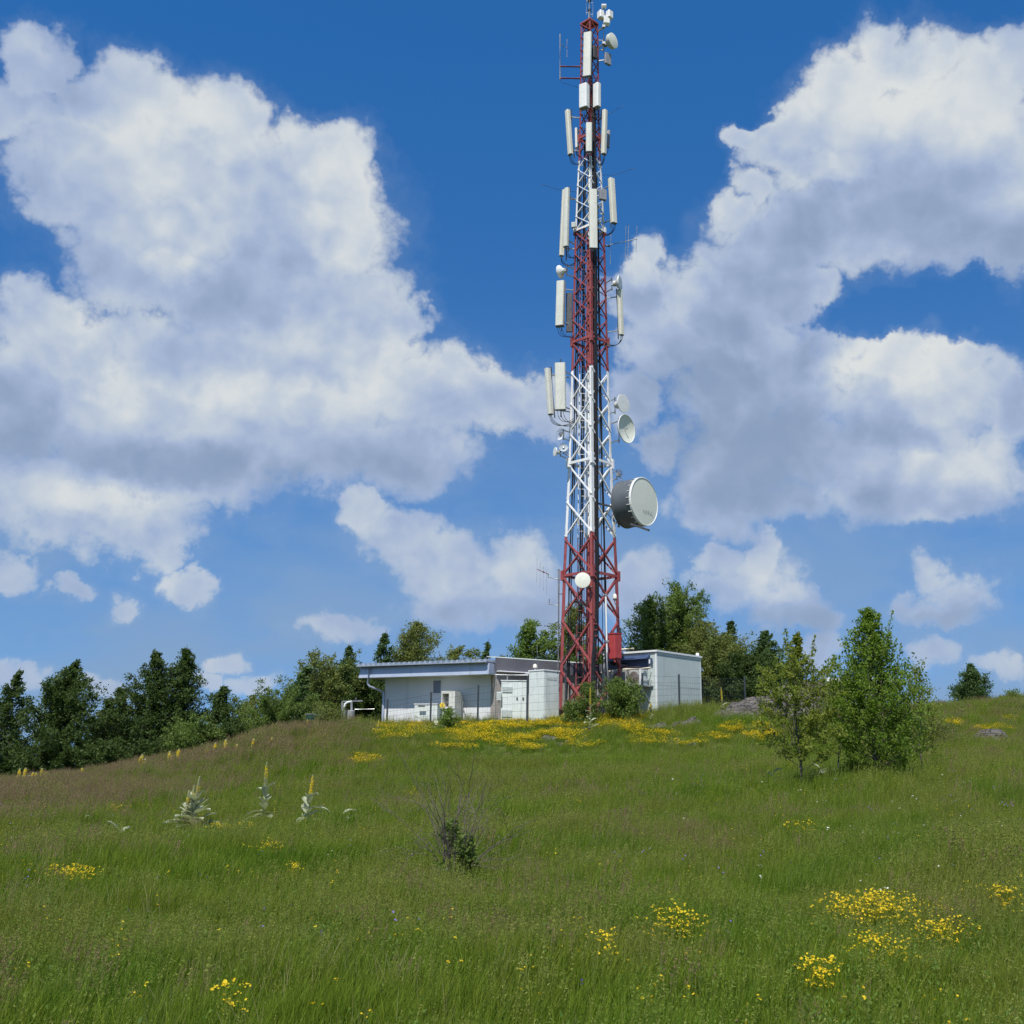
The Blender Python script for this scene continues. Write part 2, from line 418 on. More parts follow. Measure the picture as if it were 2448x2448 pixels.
M['yellow'] = surf('yellow_sign', (0.75, 0.52, 0.02), (0.80, 0.58, 0.04), 6, 0.5)
M['ink'] = surf('grey_lettering', (0.36, 0.38, 0.36), (0.42, 0.43, 0.42), 6, 0.7)
M['lamp'] = surf('lamp_dome', (0.75, 0.72, 0.62), (0.80, 0.77, 0.68), 6, 0.35)

def leaf_mat(name, a, b_, trans=0.35, rough=0.6, hue=None):
    """foliage: per-leaf tint attribute plus translucency"""
    m = bpy.data.materials.new(name); m.use_nodes = True; t = m.node_tree; t.nodes.clear(); b = NB(t)
    out = b.n('ShaderNodeOutputMaterial')
    at_ = b.n('ShaderNodeAttribute', attribute_name='tint')
    col = b.mix(at_.outputs['Fac'], rgba(a), rgba(b_))
    p = b.n('ShaderNodeBsdfPrincipled'); b.put(p.inputs['Base Color'], col); p.inputs['Roughness'].default_value = rough
    p.inputs['Specular IOR Level'].default_value = 0.25
    tr = b.n('ShaderNodeBsdfTranslucent'); b.put(tr.inputs['Color'], b.mix(0.5, col, rgba([b_[0]*1.5, b_[1]*1.6, b_[2]*0.8])))
    mx = b.n('ShaderNodeMixShader'); mx.inputs[0].default_value = trans
    t.links.new(p.outputs[0], mx.inputs[1]); t.links.new(tr.outputs[0], mx.inputs[2]); t.links.new(mx.outputs[0], out.inputs[0])
    return m
M['leaf_dark'] = leaf_mat('leaf_dark', (0.036, 0.068, 0.017), (0.09, 0.136, 0.033), 0.36)
M['leaf_mid'] = leaf_mat('leaf_mid', (0.0771, 0.1327, 0.0287), (0.1763, 0.2399, 0.0518), 0.36)
M['leaf_olive'] = leaf_mat('leaf_olive', (0.0953, 0.1296, 0.0292), (0.2041, 0.2302, 0.0613), 0.36)
M['leaf_cool'] = leaf_mat('leaf_cool', (0.04, 0.082, 0.024), (0.1, 0.16, 0.05), 0.36)
M['leaf_bright'] = leaf_mat('leaf_bright', (0.0731, 0.1328, 0.0228), (0.1727, 0.2530, 0.0455), 0.40)
M['leaf_young'] = leaf_mat('leaf_young', (0.095, 0.15, 0.018), (0.27, 0.3, 0.055), 0.48)
M['leaf_fresh'] = leaf_mat('leaf_fresh', (0.070, 0.140, 0.016), (0.220, 0.310, 0.045), 0.48)
M['herb'] = leaf_mat('herb_leaf', (0.055, 0.115, 0.014), (0.15, 0.23, 0.035), 0.4)
M['offset_dish'] = surf('offset_dish_grey', (0.30, 0.36, 0.42), (0.36, 0.42, 0.48), 2, 0.5)
M['mullein_leaf'] = leaf_mat('mullein_leaf', (0.30, 0.33, 0.21), (0.46, 0.48, 0.34), 0.2, 0.9)
M['mullein_spike'] = leaf_mat('mullein_spike', (0.26, 0.29, 0.13), (0.34, 0.34, 0.19), 0.1, 0.9)
M['petal_yellow'] = leaf_mat('petal_yellow', (0.58, 0.39, 0.010), (0.76, 0.60, 0.022), 0.25, 0.7)
M['petal_white'] = leaf_mat('petal_white', (0.60, 0.62, 0.52), (0.72, 0.73, 0.66), 0.2, 0.7)
M['petal_violet'] = leaf_mat('petal_violet', (0.20, 0.14, 0.42), (0.30, 0.22, 0.55), 0.2, 0.7)

def grass_mat(name, a, b_, dry, trans=0.35):
    """blades: colour drifts over the meadow with world position, plus per-blade tint"""
    m = bpy.data.materials.new(name); m.use_nodes = True; t = m.node_tree; t.nodes.clear(); b = NB(t)
    out = b.n('ShaderNodeOutputMaterial')
    pos = b.n('ShaderNodeNewGeometry').outputs['Position']
    at_ = b.n('ShaderNodeAttribute', attribute_name='tint').outputs['Fac']
    oi = b.n('ShaderNodeObjectInfo').outputs['Random']
    f = b.m('ADD', b.m('MULTIPLY', at_, 0.75), b.m('MULTIPLY', oi, 0.25))
    col = b.mix(f, rgba(a), rgba(b_))
    patch = b.rng(b.noise(pos, 0.30, 4, 0.6), 0.46, 0.68)
    col = b.mix(b.m('MULTIPLY', patch, 0.60), col, rgba(dry))
    lush = b.rng(b.noise(b.v('ADD', pos, (31, 7, 0)), 0.42, 3, 0.55), 0.50, 0.68)
    col = b.mix(b.m('MULTIPLY', lush, 0.42), col, rgba((a[0]*0.95, a[1]*1.3, a[2]*0.8)))
    p = b.n('ShaderNodeBsdfPrincipled'); b.put(p.inputs['Base Color'], col); p.inputs['Roughness'].default_value = 0.65
    p.inputs['Specular IOR Level'].default_value = 0.2
    tr = b.n('ShaderNodeBsdfTranslucent'); b.put(tr.inputs['Color'], col)
    mx = b.n('ShaderNodeMixShader'); mx.inputs[0].default_value = trans
    t.links.new(p.outputs[0], mx.inputs[1]); t.links.new(tr.outputs[0], mx.inputs[2]); t.links.new(mx.outputs[0], out.inputs[0])
    return m
M['grass'] = grass_mat('grass_blade', (0.060, 0.134, 0.008), (0.250, 0.320, 0.030), (0.225, 0.225, 0.045), 0.44)
M['seed'] = grass_mat('seed_head', (0.185, 0.115, 0.070), (0.26, 0.175, 0.105), (0.21, 0.125, 0.090), 0.3)
M['pale_grass'] = grass_mat('pale_grass_blade', (0.14, 0.19, 0.025), (0.27, 0.30, 0.065), (0.25, 0.24, 0.07), 0.4)
M['dry'] = grass_mat('dry_stalk', (0.20, 0.18, 0.08), (0.30, 0.27, 0.13), (0.22, 0.18, 0.10), 0.2)

def ground_mat():
    m, b, p, out = new_mat('meadow_soil')
    pos = b.n('ShaderNodeNewGeometry').outputs['Position']
    c = b.mix(b.rng(b.noise(pos, 0.35, 6, 0.6), 0.35, 0.65), rgba((0.060, 0.100, 0.012)), rgba((0.100, 0.120, 0.026)))
    c = b.mix(b.m('MULTIPLY', b.rng(b.noise(pos, 3.0, 6, 0.65), 0.45, 0.65), 0.6), c, rgba((0.040, 0.040, 0.018)))
    b.put(p.inputs['Base Color'], c); p.inputs['Roughness'].default_value = 0.95; p.inputs['Specular IOR Level'].default_value = 0.1
    bn = b.n('ShaderNodeBump'); bn.inputs['Strength'].default_value = 0.6; bn.inputs['Distance'].default_value = 0.08
    b.put(bn.inputs['Height'], b.noise(pos, 5.0, 6, 0.7)); b.t.links.new(bn.outputs[0], p.inputs['Normal'])
    return m
M['ground'] = ground_mat()
def rock_mat():
    m, b, p, out = new_mat('weathered_rock')
    pos = b.n('ShaderNodeTexCoord').outputs['Object']
    c = b.mix(b.rng(b.noise(pos, 1.6, 8, 0.65), 0.3, 0.7), rgba((0.085, 0.075, 0.068)), rgba((0.165, 0.15, 0.135)))
    c = b.mix(b.m('MULTIPLY', b.rng(b.noise(pos, 5.5, 6, 0.7), 0.52, 0.66), 0.7), c, rgba((0.06, 0.048, 0.046)))
    c = b.mix(b.m('MULTIPLY', b.rng(b.noise(b.v('ADD', pos, (9, 2, 1)), 3.0, 5, 0.6), 0.58, 0.70), 0.5), c, rgba((0.27, 0.27, 0.24)))
    wp_ = b.v('ADD', b.v('MULTIPLY', pos, (1.0, 1.0, 3.2)), b.v('SCALE', b.noise(pos, 1.5, 4, 0.6, out=1)))
    vo = b.n('ShaderNodeTexVoronoi', feature='DISTANCE_TO_EDGE'); b.put(vo.inputs['Vector'], wp_); vo.inputs['Scale'].default_value = 1.7
    crack = b.rng(vo.outputs['Distance'], 0.0, 0.07)
    c = b.mix(crack, rgba((0.028, 0.022, 0.021)), c)
    b.put(p.inputs['Base Color'], c); p.inputs['Roughness'].default_value = 0.95
    bn = b.n('ShaderNodeBump'); bn.inputs['Strength'].default_value = 0.9; bn.inputs['Distance'].default_value = 0.10
    b.put(bn.inputs['Height'], b.m('ADD', b.m('MULTIPLY', crack, 0.7), b.noise(b.v('MULTIPLY', pos, (1, 1, 2.5)), 5.0, 8, 0.7))); b.t.links.new(bn.outputs[0], p.inputs['Normal'])
    return m
M['rock'] = rock_mat()

# ------------------------------------------------------------------ terrain
GP = [  # photo pixel of the grass line, forward distance
 (0,2448,7.2),(1224,2448,7.2),(2448,2448,7.2),(-400,2300,9),(2850,2300,9),
 (1085,2110,15.5),(200,2010,22),(470,1975,25),(632,1955,27),(733,1960,27),(1224,2005,21),(1224,1905,31),(2110,1872,27),(1900,1885,26),
 (2300,2005,18),(2300,1790,42),(1400,1805,44),(1000,1810,42),
 (0,1885,45),(200,1858,46),(400,1828,47),(600,1772,48),(720,1746,49),(-350,1905,44),
 (860,1738,53),(1029,1738,53),(1142,1738,51),(1300,1722,52),(1412,1714,54),(1560,1706,54),(1660,1698,56),(1800,1705,50),(2000,1705,54),
 (2250,1697,60),(2448,1684,62),(2800,1670,62),(2000,1790,40)]
gxy = []; gz = []
for (px_, py_, d_) in GP:
    q = at(px_, py_, d_); gxy.append((q.x, q.y)); gz.append(q.z - 0.12)
gxy += [(-20, -12), (0, -12), (20, -12), (0, 0.5), (-16, 4), (16, 4)]; gz += [-0.1, 0.0, 0.1, 0.0, -0.1, 0.15]
for (px_, d_, z_) in [(0,62,-1.0),(300,64,-0.6),(600,64,0.2),(900,66,2.2),(1200,66,3.2),(1412,66,3.6),(1660,68,3.9),(2000,68,4.4),(2448,76,4.2),
                      (0,85,-5),(600,85,-4),(1200,85,0),(1800,85,2.5),(2448,95,1.5),(-500,60,-1.0),(2900,72,4.4)]:
    q = at(px_, 1800, d_); gxy.append((q.x, q.y)); gz.append(z_)
gxy = np.array(gxy); gz = np.array(gz)
def _ker(r): return np.sqrt(r*r + 9.0)
_n = len(gz)
_A = np.zeros((_n+3, _n+3)); _rr = np.linalg.norm(gxy[:, None]-gxy[None], axis=2)
_A[:_n, :_n] = -_ker(_rr) - np.eye(_n)*-0.25
_A[:_n, _n] = 1; _A[:_n, _n+1:] = gxy; _A[_n, :_n] = 1; _A[_n+1:, :_n] = gxy.T
_sol = np.linalg.solve(_A, np.concatenate([gz, np.zeros(3)]))
_rs = np.random.RandomState(5)
_waves = [(_rs.uniform(0, 6.28), _rs.uniform(0, 6.28), f, a) for f, a in ((0.35, .07), (0.5, .06), (0.8, .05), (1.3, .035), (2.1, .022), (3.0, .015))]
def hgt(x, y):
    x = np.asarray(x, float); y = np.asarray(y, float); sh = x.shape
    p = np.stack([x.ravel(), y.ravel()], 1)
    out = np.empty(len(p))
    for i in range(0, len(p), 20000):
        q = p[i:i+20000]
        r = np.linalg.norm(q[:, None]-gxy[None], axis=2)
        out[i:i+20000] = -_ker(r) @ _sol[:_n] + _sol[_n] + q @ _sol[_n+1:]
    near = out.reshape(sh)
    for (ph, dr, f, a) in _waves:
        near = near + a*np.sin(f*(x*math.cos(dr)+y*math.sin(dr))*2 + ph)*np.sin(f*(y*math.cos(dr)-x*math.sin(dr))*1.7 + 2*ph)
    dist = np.sqrt(x*x + (y-35)**2)
    t = np.clip((dist-52)/70, 0, 1); t = t*t*(3-2*t)
    far = -9 - 28*np.clip((dist-90)/700, 0, 1)
    return near*(1-t) + far*t
def ground_z(x, y): return float(hgt(np.array([x]), np.array([y]))[0])
def ground_at(px, d, y_guess=1750):
    """ground point under photo column px at forward distance d"""
    q = at(px, y_guess, d)
    for _ in range(4):
        z = ground_z(q.x, q.y)
        pp = project(np.array([[q.x, q.y, z]]))
        q = at(px, float(pp[1][0]), d)
    return Vector((q.x, q.y, ground_z(q.x, q.y)))

def axis_coords(lo, hi, step, far, g=1.35):
    a = list(np.arange(lo, hi+1e-6, step)); s_ = step
    while a[-1] < far: s_ *= g; a.append(a[-1]+s_)
    s_ = step
    while a[0] > -far: s_ *= g; a.insert(0, a[0]-s_)
    return np.array(a)
gx = axis_coords(-48, 48, 0.6, 4500); gy = axis_coords(-8, 84, 0.6, 4500)
GX, GY = np.meshgrid(gx, gy); GZ = hgt(GX, GY)
nv = GX.size; W_ = len(gx); H_ = len(gy)
vv = np.stack([GX.ravel(), GY.ravel(), GZ.ravel()], 1)
ii = (np.arange(H_-1)[:, None]*W_ + np.arange(W_-1)[None]).ravel()
ff = np.stack([ii, ii+1, ii+1+W_, ii+W_], 1)
def mesh_np(name, v, f, mat, parent=None, smooth=False, tint=None, mats=None):
    """fast mesh: v (N,3), f (M,k) with constant k"""
    me = bpy.data.meshes.new(name)
    v = np.ascontiguousarray(v, np.float32); f = np.ascontiguousarray(f, np.int32); k = f.shape[1]
    me.vertices.add(len(v)); me.vertices.foreach_set('co', v.ravel())
    me.loops.add(f.size); me.loops.foreach_set('vertex_index', f.ravel())
    me.polygons.add(len(f)); me.polygons.foreach_set('loop_start', np.arange(0, f.size, k, dtype=np.int32))
    me.polygons.foreach_set('loop_total', np.full(len(f), k, np.int32))
    if smooth: me.polygons.foreach_set('use_smooth', np.ones(len(f), bool))
    if tint is not None:
        a = me.attributes.new('tint', 'FLOAT', 'POINT'); a.data.foreach_set('value', np.ascontiguousarray(tint, np.float32))
    me.update(); me.validate()
    me.materials.append(mat)
    o = bpy.data.objects.new(name, me)
    if parent != 'nolink':
        COL.objects.link(o)
        if parent: o.parent = parent
    return o
ground = mesh_np('ground', vv, ff, M['ground'], smooth=True)
tag(ground, kind='structure')

# ------------------------------------------------------------------ lattice tower
TD = 54.0
def tower_z(py, d=TD): return at(1412, py, d).z
TB = ground_at(1412, TD, 1715)
TCX = at(1412, 1700, TD).x
TBASE = Vector((TCX, TD, TB.z - 0.3))
_z = [TBASE.z, 2.16+1.62, 9.3+1.62, 14.96+1.62, 21.5+1.62, 27.8+1.62, 33.3+1.62, 42.2]
_r = [1.56, 1.52, 1.36, 1.11, 0.93, 0.80, 0.56, 0.49]
def tr_(z): return float(np.interp(z, _z, _r))
TTOP = tower_z(56)
def leg_p(k, z):
    r = tr_(z); a = [(-1, 0), (0, -1), (1, 0), (0, 1)][k]
    return Vector((TCX + a[0]*r, TD + a[1]*r, z))
zb = lambda py: tower_z(py) - TBASE.z
BANDS = [zb(1284), zb(888), zb(556), zb(386)]
def band_mat(name, red1, red2, wh1, wh2):
    m, b, p, out = new_mat(name)
    tc_ = b.n('ShaderNodeTexCoord').outputs['Object']
    s_ = b.n('ShaderNodeSeparateXYZ'); b.t.links.new(tc_, s_.inputs[0]); z = s_.outputs[2]
    z = b.m('ADD', z, b.m('MULTIPLY', b.m('SUBTRACT', b.noise(tc_, 2.0, 2, 0.5), 0.5), 0.12))
    f = b.m('GREATER_THAN', z, BANDS[0])
    f = b.m('SUBTRACT', f, b.m('GREATER_THAN', z, BANDS[1]))
    f = b.m('ADD', f, b.m('GREATER_THAN', z, BANDS[2]))
    f = b.m('SUBTRACT', f, b.m('GREATER_THAN', z, BANDS[3]))
    nz = b.rng(b.noise(tc_, 1.7, 6, 0.65), 0.3, 0.7)
    red = b.mix(nz, rgba(red1), rgba(red2)); wh = b.mix(nz, rgba(wh1), rgba(wh2))
    col = b.mix(f, red, wh)
    grime = b.rng(b.noise(b.v('MULTIPLY', tc_, (9, 9, 1.2)), 1.0, 6, 0.7), 0.56, 0.74)
    col = b.mix(b.m('MULTIPLY', grime, 0.6), col, rgba((0.14, 0.095, 0.08)))
    b.put(p.inputs['Base Color'], col); p.inputs['Roughness'].default_value = 0.55
    return m
M['tower'] = band_mat('tower_paint', (0.27, 0.050, 0.052), (0.34, 0.085, 0.084), (0.74, 0.75, 0.76), (0.82, 0.83, 0.84))
tower = Thing('lattice_tower', 'tall tapering lattice steel tower painted in red and white bands', 'tower', TBASE)
levels = [TBASE.z + 0.35]
for z_ in [4.62, 7.05, 9.2]: levels.append(z_ + 1.62)
sec = [(9.2, 14.96, 3), (14.96, 21.5, 4), (21.5, 27.8, 5), (27.8, 33.3, 6)]
for a, b_, n_ in sec:
    for i in range(1, n_+1): levels.append(lerp(a, b_, i/n_) + 1.62)
zt = levels[-1]; n_ = 9
for i in range(1, n_+1): levels.append(lerp(zt, TTOP, i/n_))
SECT = [9.2+1.62, 14.96+1.62, 21.5+1.62, 27.8+1.62, 33.3+1.62, TTOP]
for k in range(4):
    mb = MB(); out_a = [(-1, 0), (0, -1), (1, 0), (0, 1)][k]
    zs = [TBASE.z] + SECT
    for i in range(len(zs)-1):
        fl = [0.185, 0.165, 0.145, 0.12, 0.105, 0.085][i]; th = 0.022
        p0 = leg_p(k, zs[i]); p1 = leg_p(k, zs[i+1])
        ox, oy = out_a; c45 = math.sqrt(.5)
        e1 = Vector((-ox*c45 - oy*c45, -oy*c45 + ox*c45, 0)); e2 = Vector((-ox*c45 + oy*c45, -oy*c45 - ox*c45, 0))
        for e_, o_ in ((e1, e2), (e2, e1)):
            A = [p0, p0 + e_*fl, p0 + e_*fl + o_*th, p0 + o_*th]; B_ = [p1, p1 + e_*fl, p1 + e_*fl + o_*th, p1 + o_*th]
            mb.add(A + B_, [(0,1,2,3),(7,6,5,4),(0,4,5,1),(1,5,6,2),(2,6,7,3),(3,7,4,0)])
        mb.box(p1 + Vector((ox, oy, 0))*0.008 + (e1+e2)*0.0, (fl*0.9, fl*0.9, 0.5), rotz(math.pi/4)) if i < 5 else None
    leg = tower.part('leg', mb, M['tower'])
faces = [(0, 1), (1, 2), (2, 3), (3, 0)]
for i in range(len(levels)-1):
    z0, z1 = levels[i], levels[i+1]
    wd = float(np.interp(z0, [3, 10, 22, 34], [0.105, 0.09, 0.065, 0.05]))
    for fi, (a, b_) in enumerate(faces):
        cen = (leg_p(a, z0) + leg_p(b_, z0) + leg_p(a, z1) + leg_p(b_, z1)) / 4
        nrm = Vector((cen.x - TCX, cen.y - TD, 0)).normalized()
        for q, (s0, s1) in enumerate(((a, b_), (b_, a))):
            p0 = leg_p(s0, z0 + 0.05); p1 = leg_p(s1, z1 - 0.05)
            off = nrm * (0.012 if q else -0.05)
            p0 = p0.lerp(p1, 0.02) + off; p1 = p1 + off - (p1-p0)*0.02
            tower.part('brace', MB().beam(p0, p1, wd, wd*0.75), M['tower'])
    if i > 0 and any(abs(z0 - s_) < 0.05 for s_ in SECT):
        for (a, b_) in faces:
            tower.part('crossbar', MB().beam(leg_p(a, z0).lerp(leg_p(b_, z0), 0.04), leg_p(b_, z0).lerp(leg_p(a, z0), 0.04), 0.08, 0.13), M['tower'])
# top frame, mast foot and mast
for (a, b_) in faces:
    tower.part('crossbar', MB().beam(leg_p(a, TTOP-0.05), leg_p(b_, TTOP-0.05), 0.07, 0.09), M['tower'])
hub = Vector((TCX, TD, TTOP + 0.28))
for k in range(4):
    tower.part('top_strut', MB().beam(leg_p(k, TTOP-0.05), hub, 0.07, 0.07), M['tower'])
plat = MB(); pp = [leg_p(k, TTOP-0.02) for k in range(4)]
plat.add([p.lerp(hub, 0.02) for p in pp] + [p.lerp(hub, 0.02) + Vector((0, 0, 0.03)) for p in pp], [(0,1,2,3),(7,6,5,4),(0,4,5,1),(1,5,6,2),(2,6,7,3),(3,7,4,0)])
tower.part('top_plate', plat, M['tower'])
# ladder inside, towards the back-left
def lad(z): 
    c = Vector((TCX - tr_(z)*0.36, TD + tr_(z)*0.10, z)); return c
zz0, zz1 = TBASE.z + 0.6, tower_z(560)
ladder = tower.part('ladder', MB().tube([lad(zz0) + Vector((-.17, 0, 0)), lad(lerp(zz0, zz1, .5)) + Vector((-.17, 0, 0)), lad(zz1) + Vector((-.17, 0, 0))], 0.034, 6)
           .tube([lad(zz0) + Vector((.17, 0, 0)), lad(lerp(zz0, zz1, .5)) + Vector((.17, 0, 0)), lad(zz1) + Vector((.17, 0, 0))], 0.034, 6), M['tower'])
nr = int((zz1 - zz0) / 0.36)
for i in range(nr):
    c = lad(lerp(zz0, zz1, (i+.5)/nr))
    tower.part('rung', MB().beam(c + Vector((-.15, 0, 0)), c + Vector((.15, 0, 0)), 0.022, 0.022), M['tower'], parent=ladder)

# feeder cables
rnd = random.Random(4)
def cable_run(offs, z0, z1, n, spread, r, name):
    for k in range(n):
        pts = []; ph = rnd.uniform(0, 6)
        ox_, oy_ = rnd.uniform(-spread, spread), rnd.uniform(-spread, spread)*0.6
        m_ = 26
        for i in range(m_+1):
            z = lerp(z0, z1, i/m_); a, b_ = offs(z)
            pts.append((TCX + a + ox_ + 0.012*math.sin(ph+z*1.3), TD + b_ + oy_ + 0.012*math.cos(ph+z), z))
        tower.part(name, MB().tube(pts, r, 6), M['black'])
z1296, z_lo = tower_z(1470), tower_z(1600)
def main_off(z):
    r = tr_(z)
    t = np.clip((z - (z_lo)) / (z1296 - z_lo), 0, 1)
    a_hi = min(0.25, r*0.36); a_lo = 0.0
    return lerp(a_lo, a_hi, t), lerp(-r - 0.14, -(r - a_hi) - 0.06, t)
cable_run(main_off, TBASE.z + 0.5, tower_z(240), 11, 0.085, 0.034, 'feeder_cable')
def right_off(z):
    r = tr_(z); return r*0.50, -r*0.28
cable_run(right_off, TBASE.z + 0.5, tower_z(430), 7, 0.055, 0.032, 'feeder_cable')
def core_off(z):
    r = tr_(z); return r*0.08, -r*0.30
cable_run(core_off, tower_z(1040), tower_z(96), 9, 0.10, 0.030, 'feeder_cable')
def left_off(z):
    r = tr_(z); return -r*0.74, -r*0.02
cable_run(left_off, TBASE.z + 0.5, tower_z(420), 5, 0.07, 0.026, 'feeder_cable')
def mid_off(z):
    r = tr_(z); return -r*0.26, r*0.35
cable_run(mid_off, TBASE.z + 0.5, tower_z(330), 4, 0.16, 0.022, 'feeder_cable')
def back_off(z):
    r = tr_(z); return r*0.30, r*0.30
cable_run(back_off, TBASE.z + 0.5, tower_z(200), 6, 0.20, 0.018, 'feeder_cable')
# central riser tray, dark red in the red bands
tower.part('cable_tray', MB().beam((TCX - .14, TD - tr_(8)*0.45, TBASE.z+.3), (TCX - tr_(28)*.16, TD - tr_(28)*0.4, tower_z(600)), 0.26, 0.05), M['tower'])
# loose cable sagging from the cabinet across the left face
pts = [at(1333, 1612, 52.3), at(1336, 1594, 52.3), at(1348, 1574, 52.5), at(1368, 1545, 52.6), at(1381, 1518, 52.8), at(1383, 1470, 53), at(1382, 1400, 53.2), at(1386, 1300, 53.5), at(1390, 1150, 53.6)]
tower.part('loose_cable', MB().tube(pts, 0.022, 6), M['black'])
# step bolts beside the front leg foot
for i in range(8):
    z = tower_z(1500 + i*14); p = leg_p(1, z)
    tower.part('step_bolt', MB().beam(p + Vector((.05, -.0, 0)), p + Vector((.22, -.02, 0)), 0.035, 0.035), M['redsteel'])
# white conduit pipe
pc = Thing('conduit_pipe', 'white conduit pipe rising up the right side of the tower foot', 'pipe', (at(1452, 1640, 52.6).x, 52.6, ground_z(at(1452, 1640, 52.6).x, 52.6)))
pc.part('pipe', MB().tube([at(1454, 1690, 52.6), at(1451, 1560, 52.6), at(1448, 1420, 52.7)], 0.048, 10), M['white_pipe'], smooth=True)
pc.part('clamp', MB().box(at(1451.5, 1533, 52.6), (0.16, 0.13, 0.10)), M['galv'])
pc.part('clamp', MB().box(at(1448.2, 1422, 52.7), (0.12, 0.16, 0.08)), M['galv'])
# red cabinet on the tower
RB = at(1470, 1576, 52.9)
rb = Thing('red_box', 'red metal equipment box hung on the right tower leg', 'box', RB)
a1 = rotz(math.radians(40))
w1 = 0.47; hb = (at(1470, 1516, 52.9) - RB).z
rb.part('casing', MB().box(RB + Vector((0, 0, hb/2)), (w1, w1, hb), a1, 0.02), M['red'])
rb.part('lid', MB().box(RB + Vector((0, 0, hb+0.012)), (w1+.05, w1+.05, 0.05), a1), M['red'])
rb.part('door_panel', MB().box(RB + a1 @ Vector((0, -w1/2-0.006, 0)) + Vector((0, 0, hb/2)), (w1*0.86, 0.016, hb*0.9), a1), M['red'])
rb.part('bracket', MB().beam(RB + Vector((.1, .2, hb*.8)), leg_p(2, RB.z + hb*.8), 0.06, 0.06), M['redsteel'])
rb.part('bracket', MB().beam(RB + Vector((.1, .2, hb*.15)), leg_p(2, RB.z + hb*.15), 0.06, 0.06), M['redsteel'])

# ------------------------------------------------------------------ antennas on the tower
def near_leg(p):
    best = min(range(4), key=lambda k: (leg_p(k, p.z) - p).length)
    return leg_p(best, p.z)
def up_axis(top, bot): return (top - bot).normalized()
def panel(label, top, bot, wpx, yaw, d, depth=0.14, mat='radome', pole=True, rnd_=0.5, feet=3, name='panel_antenna', loop=True, group='panel antennas on the tower', pole_len=1.12):
    """sector antenna: radome extruded along its own axis, pole and brackets behind, sockets and cable tails below"""
    T = at(top[0], top[1], d); B_ = at(bot[0], bot[1], d)
    mid = (T + B_)/2; dep = (mid - EYE).dot(_F)
    wd = wpx/FPX*dep; yawr = math.radians(yaw)
    z = up_axis(T, B_); f = Vector((math.sin(yawr), -math.cos(yawr), 0)); f = (f - z*f.dot(z)).normalized(); x = z.cross(f).normalized() * -1
    Mx = Matrix(((x.x, f.x, z.x), (x.y, f.y, z.y), (x.z, f.z, z.z)))
    h = (T - B_).length
    t = Thing(name, label, 'antenna', B_, group)
    hw = wd/2; c = min(rnd_*depth, hw*0.6)
    outline = [(-hw, -depth/2), (hw, -depth/2), (hw, depth/2-c)]
    for i in range(1, 4):
        a = i/4*math.pi/2; outline.append((hw - c*0.8*(1-math.cos(a)), depth/2 - c + c*math.sin(a)))
    outline.append((hw-c*.8, depth/2)); outline.append((-hw+c*.8, depth/2))
    for i in range(3, 0, -1):
        a = i/4*math.pi/2; outline.append((-hw + c*0.8*(1-math.cos(a)), depth/2 - c + c*math.sin(a)))
    outline.append((-hw, depth/2-c))
    t.part('radome', MB().prism(outline, B_, Mx, h), M[mat], smooth=30)
    t.part('end_cap', MB().prism([(a*0.97, b_*0.97) for a, b_ in outline], B_ - z*0.035, Mx, 0.05), M['drum_grey'] if mat != 'radome_white' else M['rru'])
    if pole:
        pc_ = -f*(depth/2 + 0.17)
        p0 = B_ + pc_ - z*(h*(pole_len-1)/2); p1 = T + pc_ + z*(h*(pole_len-1)/2)
        pl = t.part('mounting_pole', MB().tube([p0, p1], 0.036, 8), M['galv'], smooth=True)
        for q in (0.12, 0.88):
            c_ = B_.lerp(T, q)
            br = t.part('bracket', MB().box(c_ - f*(depth/2+0.07), (0.10, 0.20, 0.09), Mx), M['galv'])
            ln = near_leg(c_ + pc_)
            t.part('arm', MB().beam(c_ + pc_, Vector((ln.x, ln.y, c_.z)), 0.05, 0.05), M['galv'])
    for i in range(feet):
        u = (i - (feet-1)/2) * wd*0.26
        t.part('connector', MB().tube([B_ + x*u - z*0.03, B_ + x*u - z*0.14], 0.022, 6), M['galv'])
        if loop:
            ln = near_leg(B_); q0 = B_ + x*u - z*0.12; q3 = Vector((lerp(ln.x, TCX, .25), lerp(ln.y, TD, .25), B_.z - 0.35 + 0.1*i))
            m1 = q0 - z*(0.35 + 0.12*i); m2 = q0.lerp(q3, 0.6) - Vector((0, 0, 0.5))
            pts = []
            for s_ in range(9):
                a = s_/8; pts.append(q0*(1-a)**3 + m1*3*a*(1-a)**2 + m2*3*a*a*(1-a) + q3*a**3)
            t.part('cable_tail', MB().tube(pts, 0.014, 5), M['black'])
    return t
panel('tall cream panel antenna near the tower top, left of its centre', (1405, 78), (1403, 182), 20, -18, 53.1, 0.16, pole_len=1.0)
panel('squat white box antenna on the left just under the tall top panel', (1396, 203), (1396, 258), 22, -32, 53.2, 0.34, 'radome_white', rnd_=0.3)
panel('squat white box antenna on the right just under the top panels', (1428, 201), (1428, 256), 14, 42, 53.4, 0.34, 'radome_white', rnd_=0.3)
panel('long cream slanted panel antenna sticking out left below the box antennas', (1356, 264), (1363, 369), 12, -55, 53.8, 0.20, 'radome_cream', rnd_=0.9)
panel('narrow cream panel antenna in the middle below the box antennas', (1408, 294), (1408, 362), 15, -5, 53.0, 0.15)
panel('long cream panel antenna on the right below the box antennas', (1447, 264), (1444, 368), 12.5, 48, 53.6, 0.20, 'radome_cream', rnd_=0.9)
panel('small dark narrow antenna right behind the long right cream panel', (1456, 312), (1454, 352), 6, 80, 54.4, 0.14, 'rru')
panel('thin short white antenna tube between left cream panel and the tower', (1377, 306), (1378, 352), 5.5, -30, 54.0, 0.10, 'radome_white')
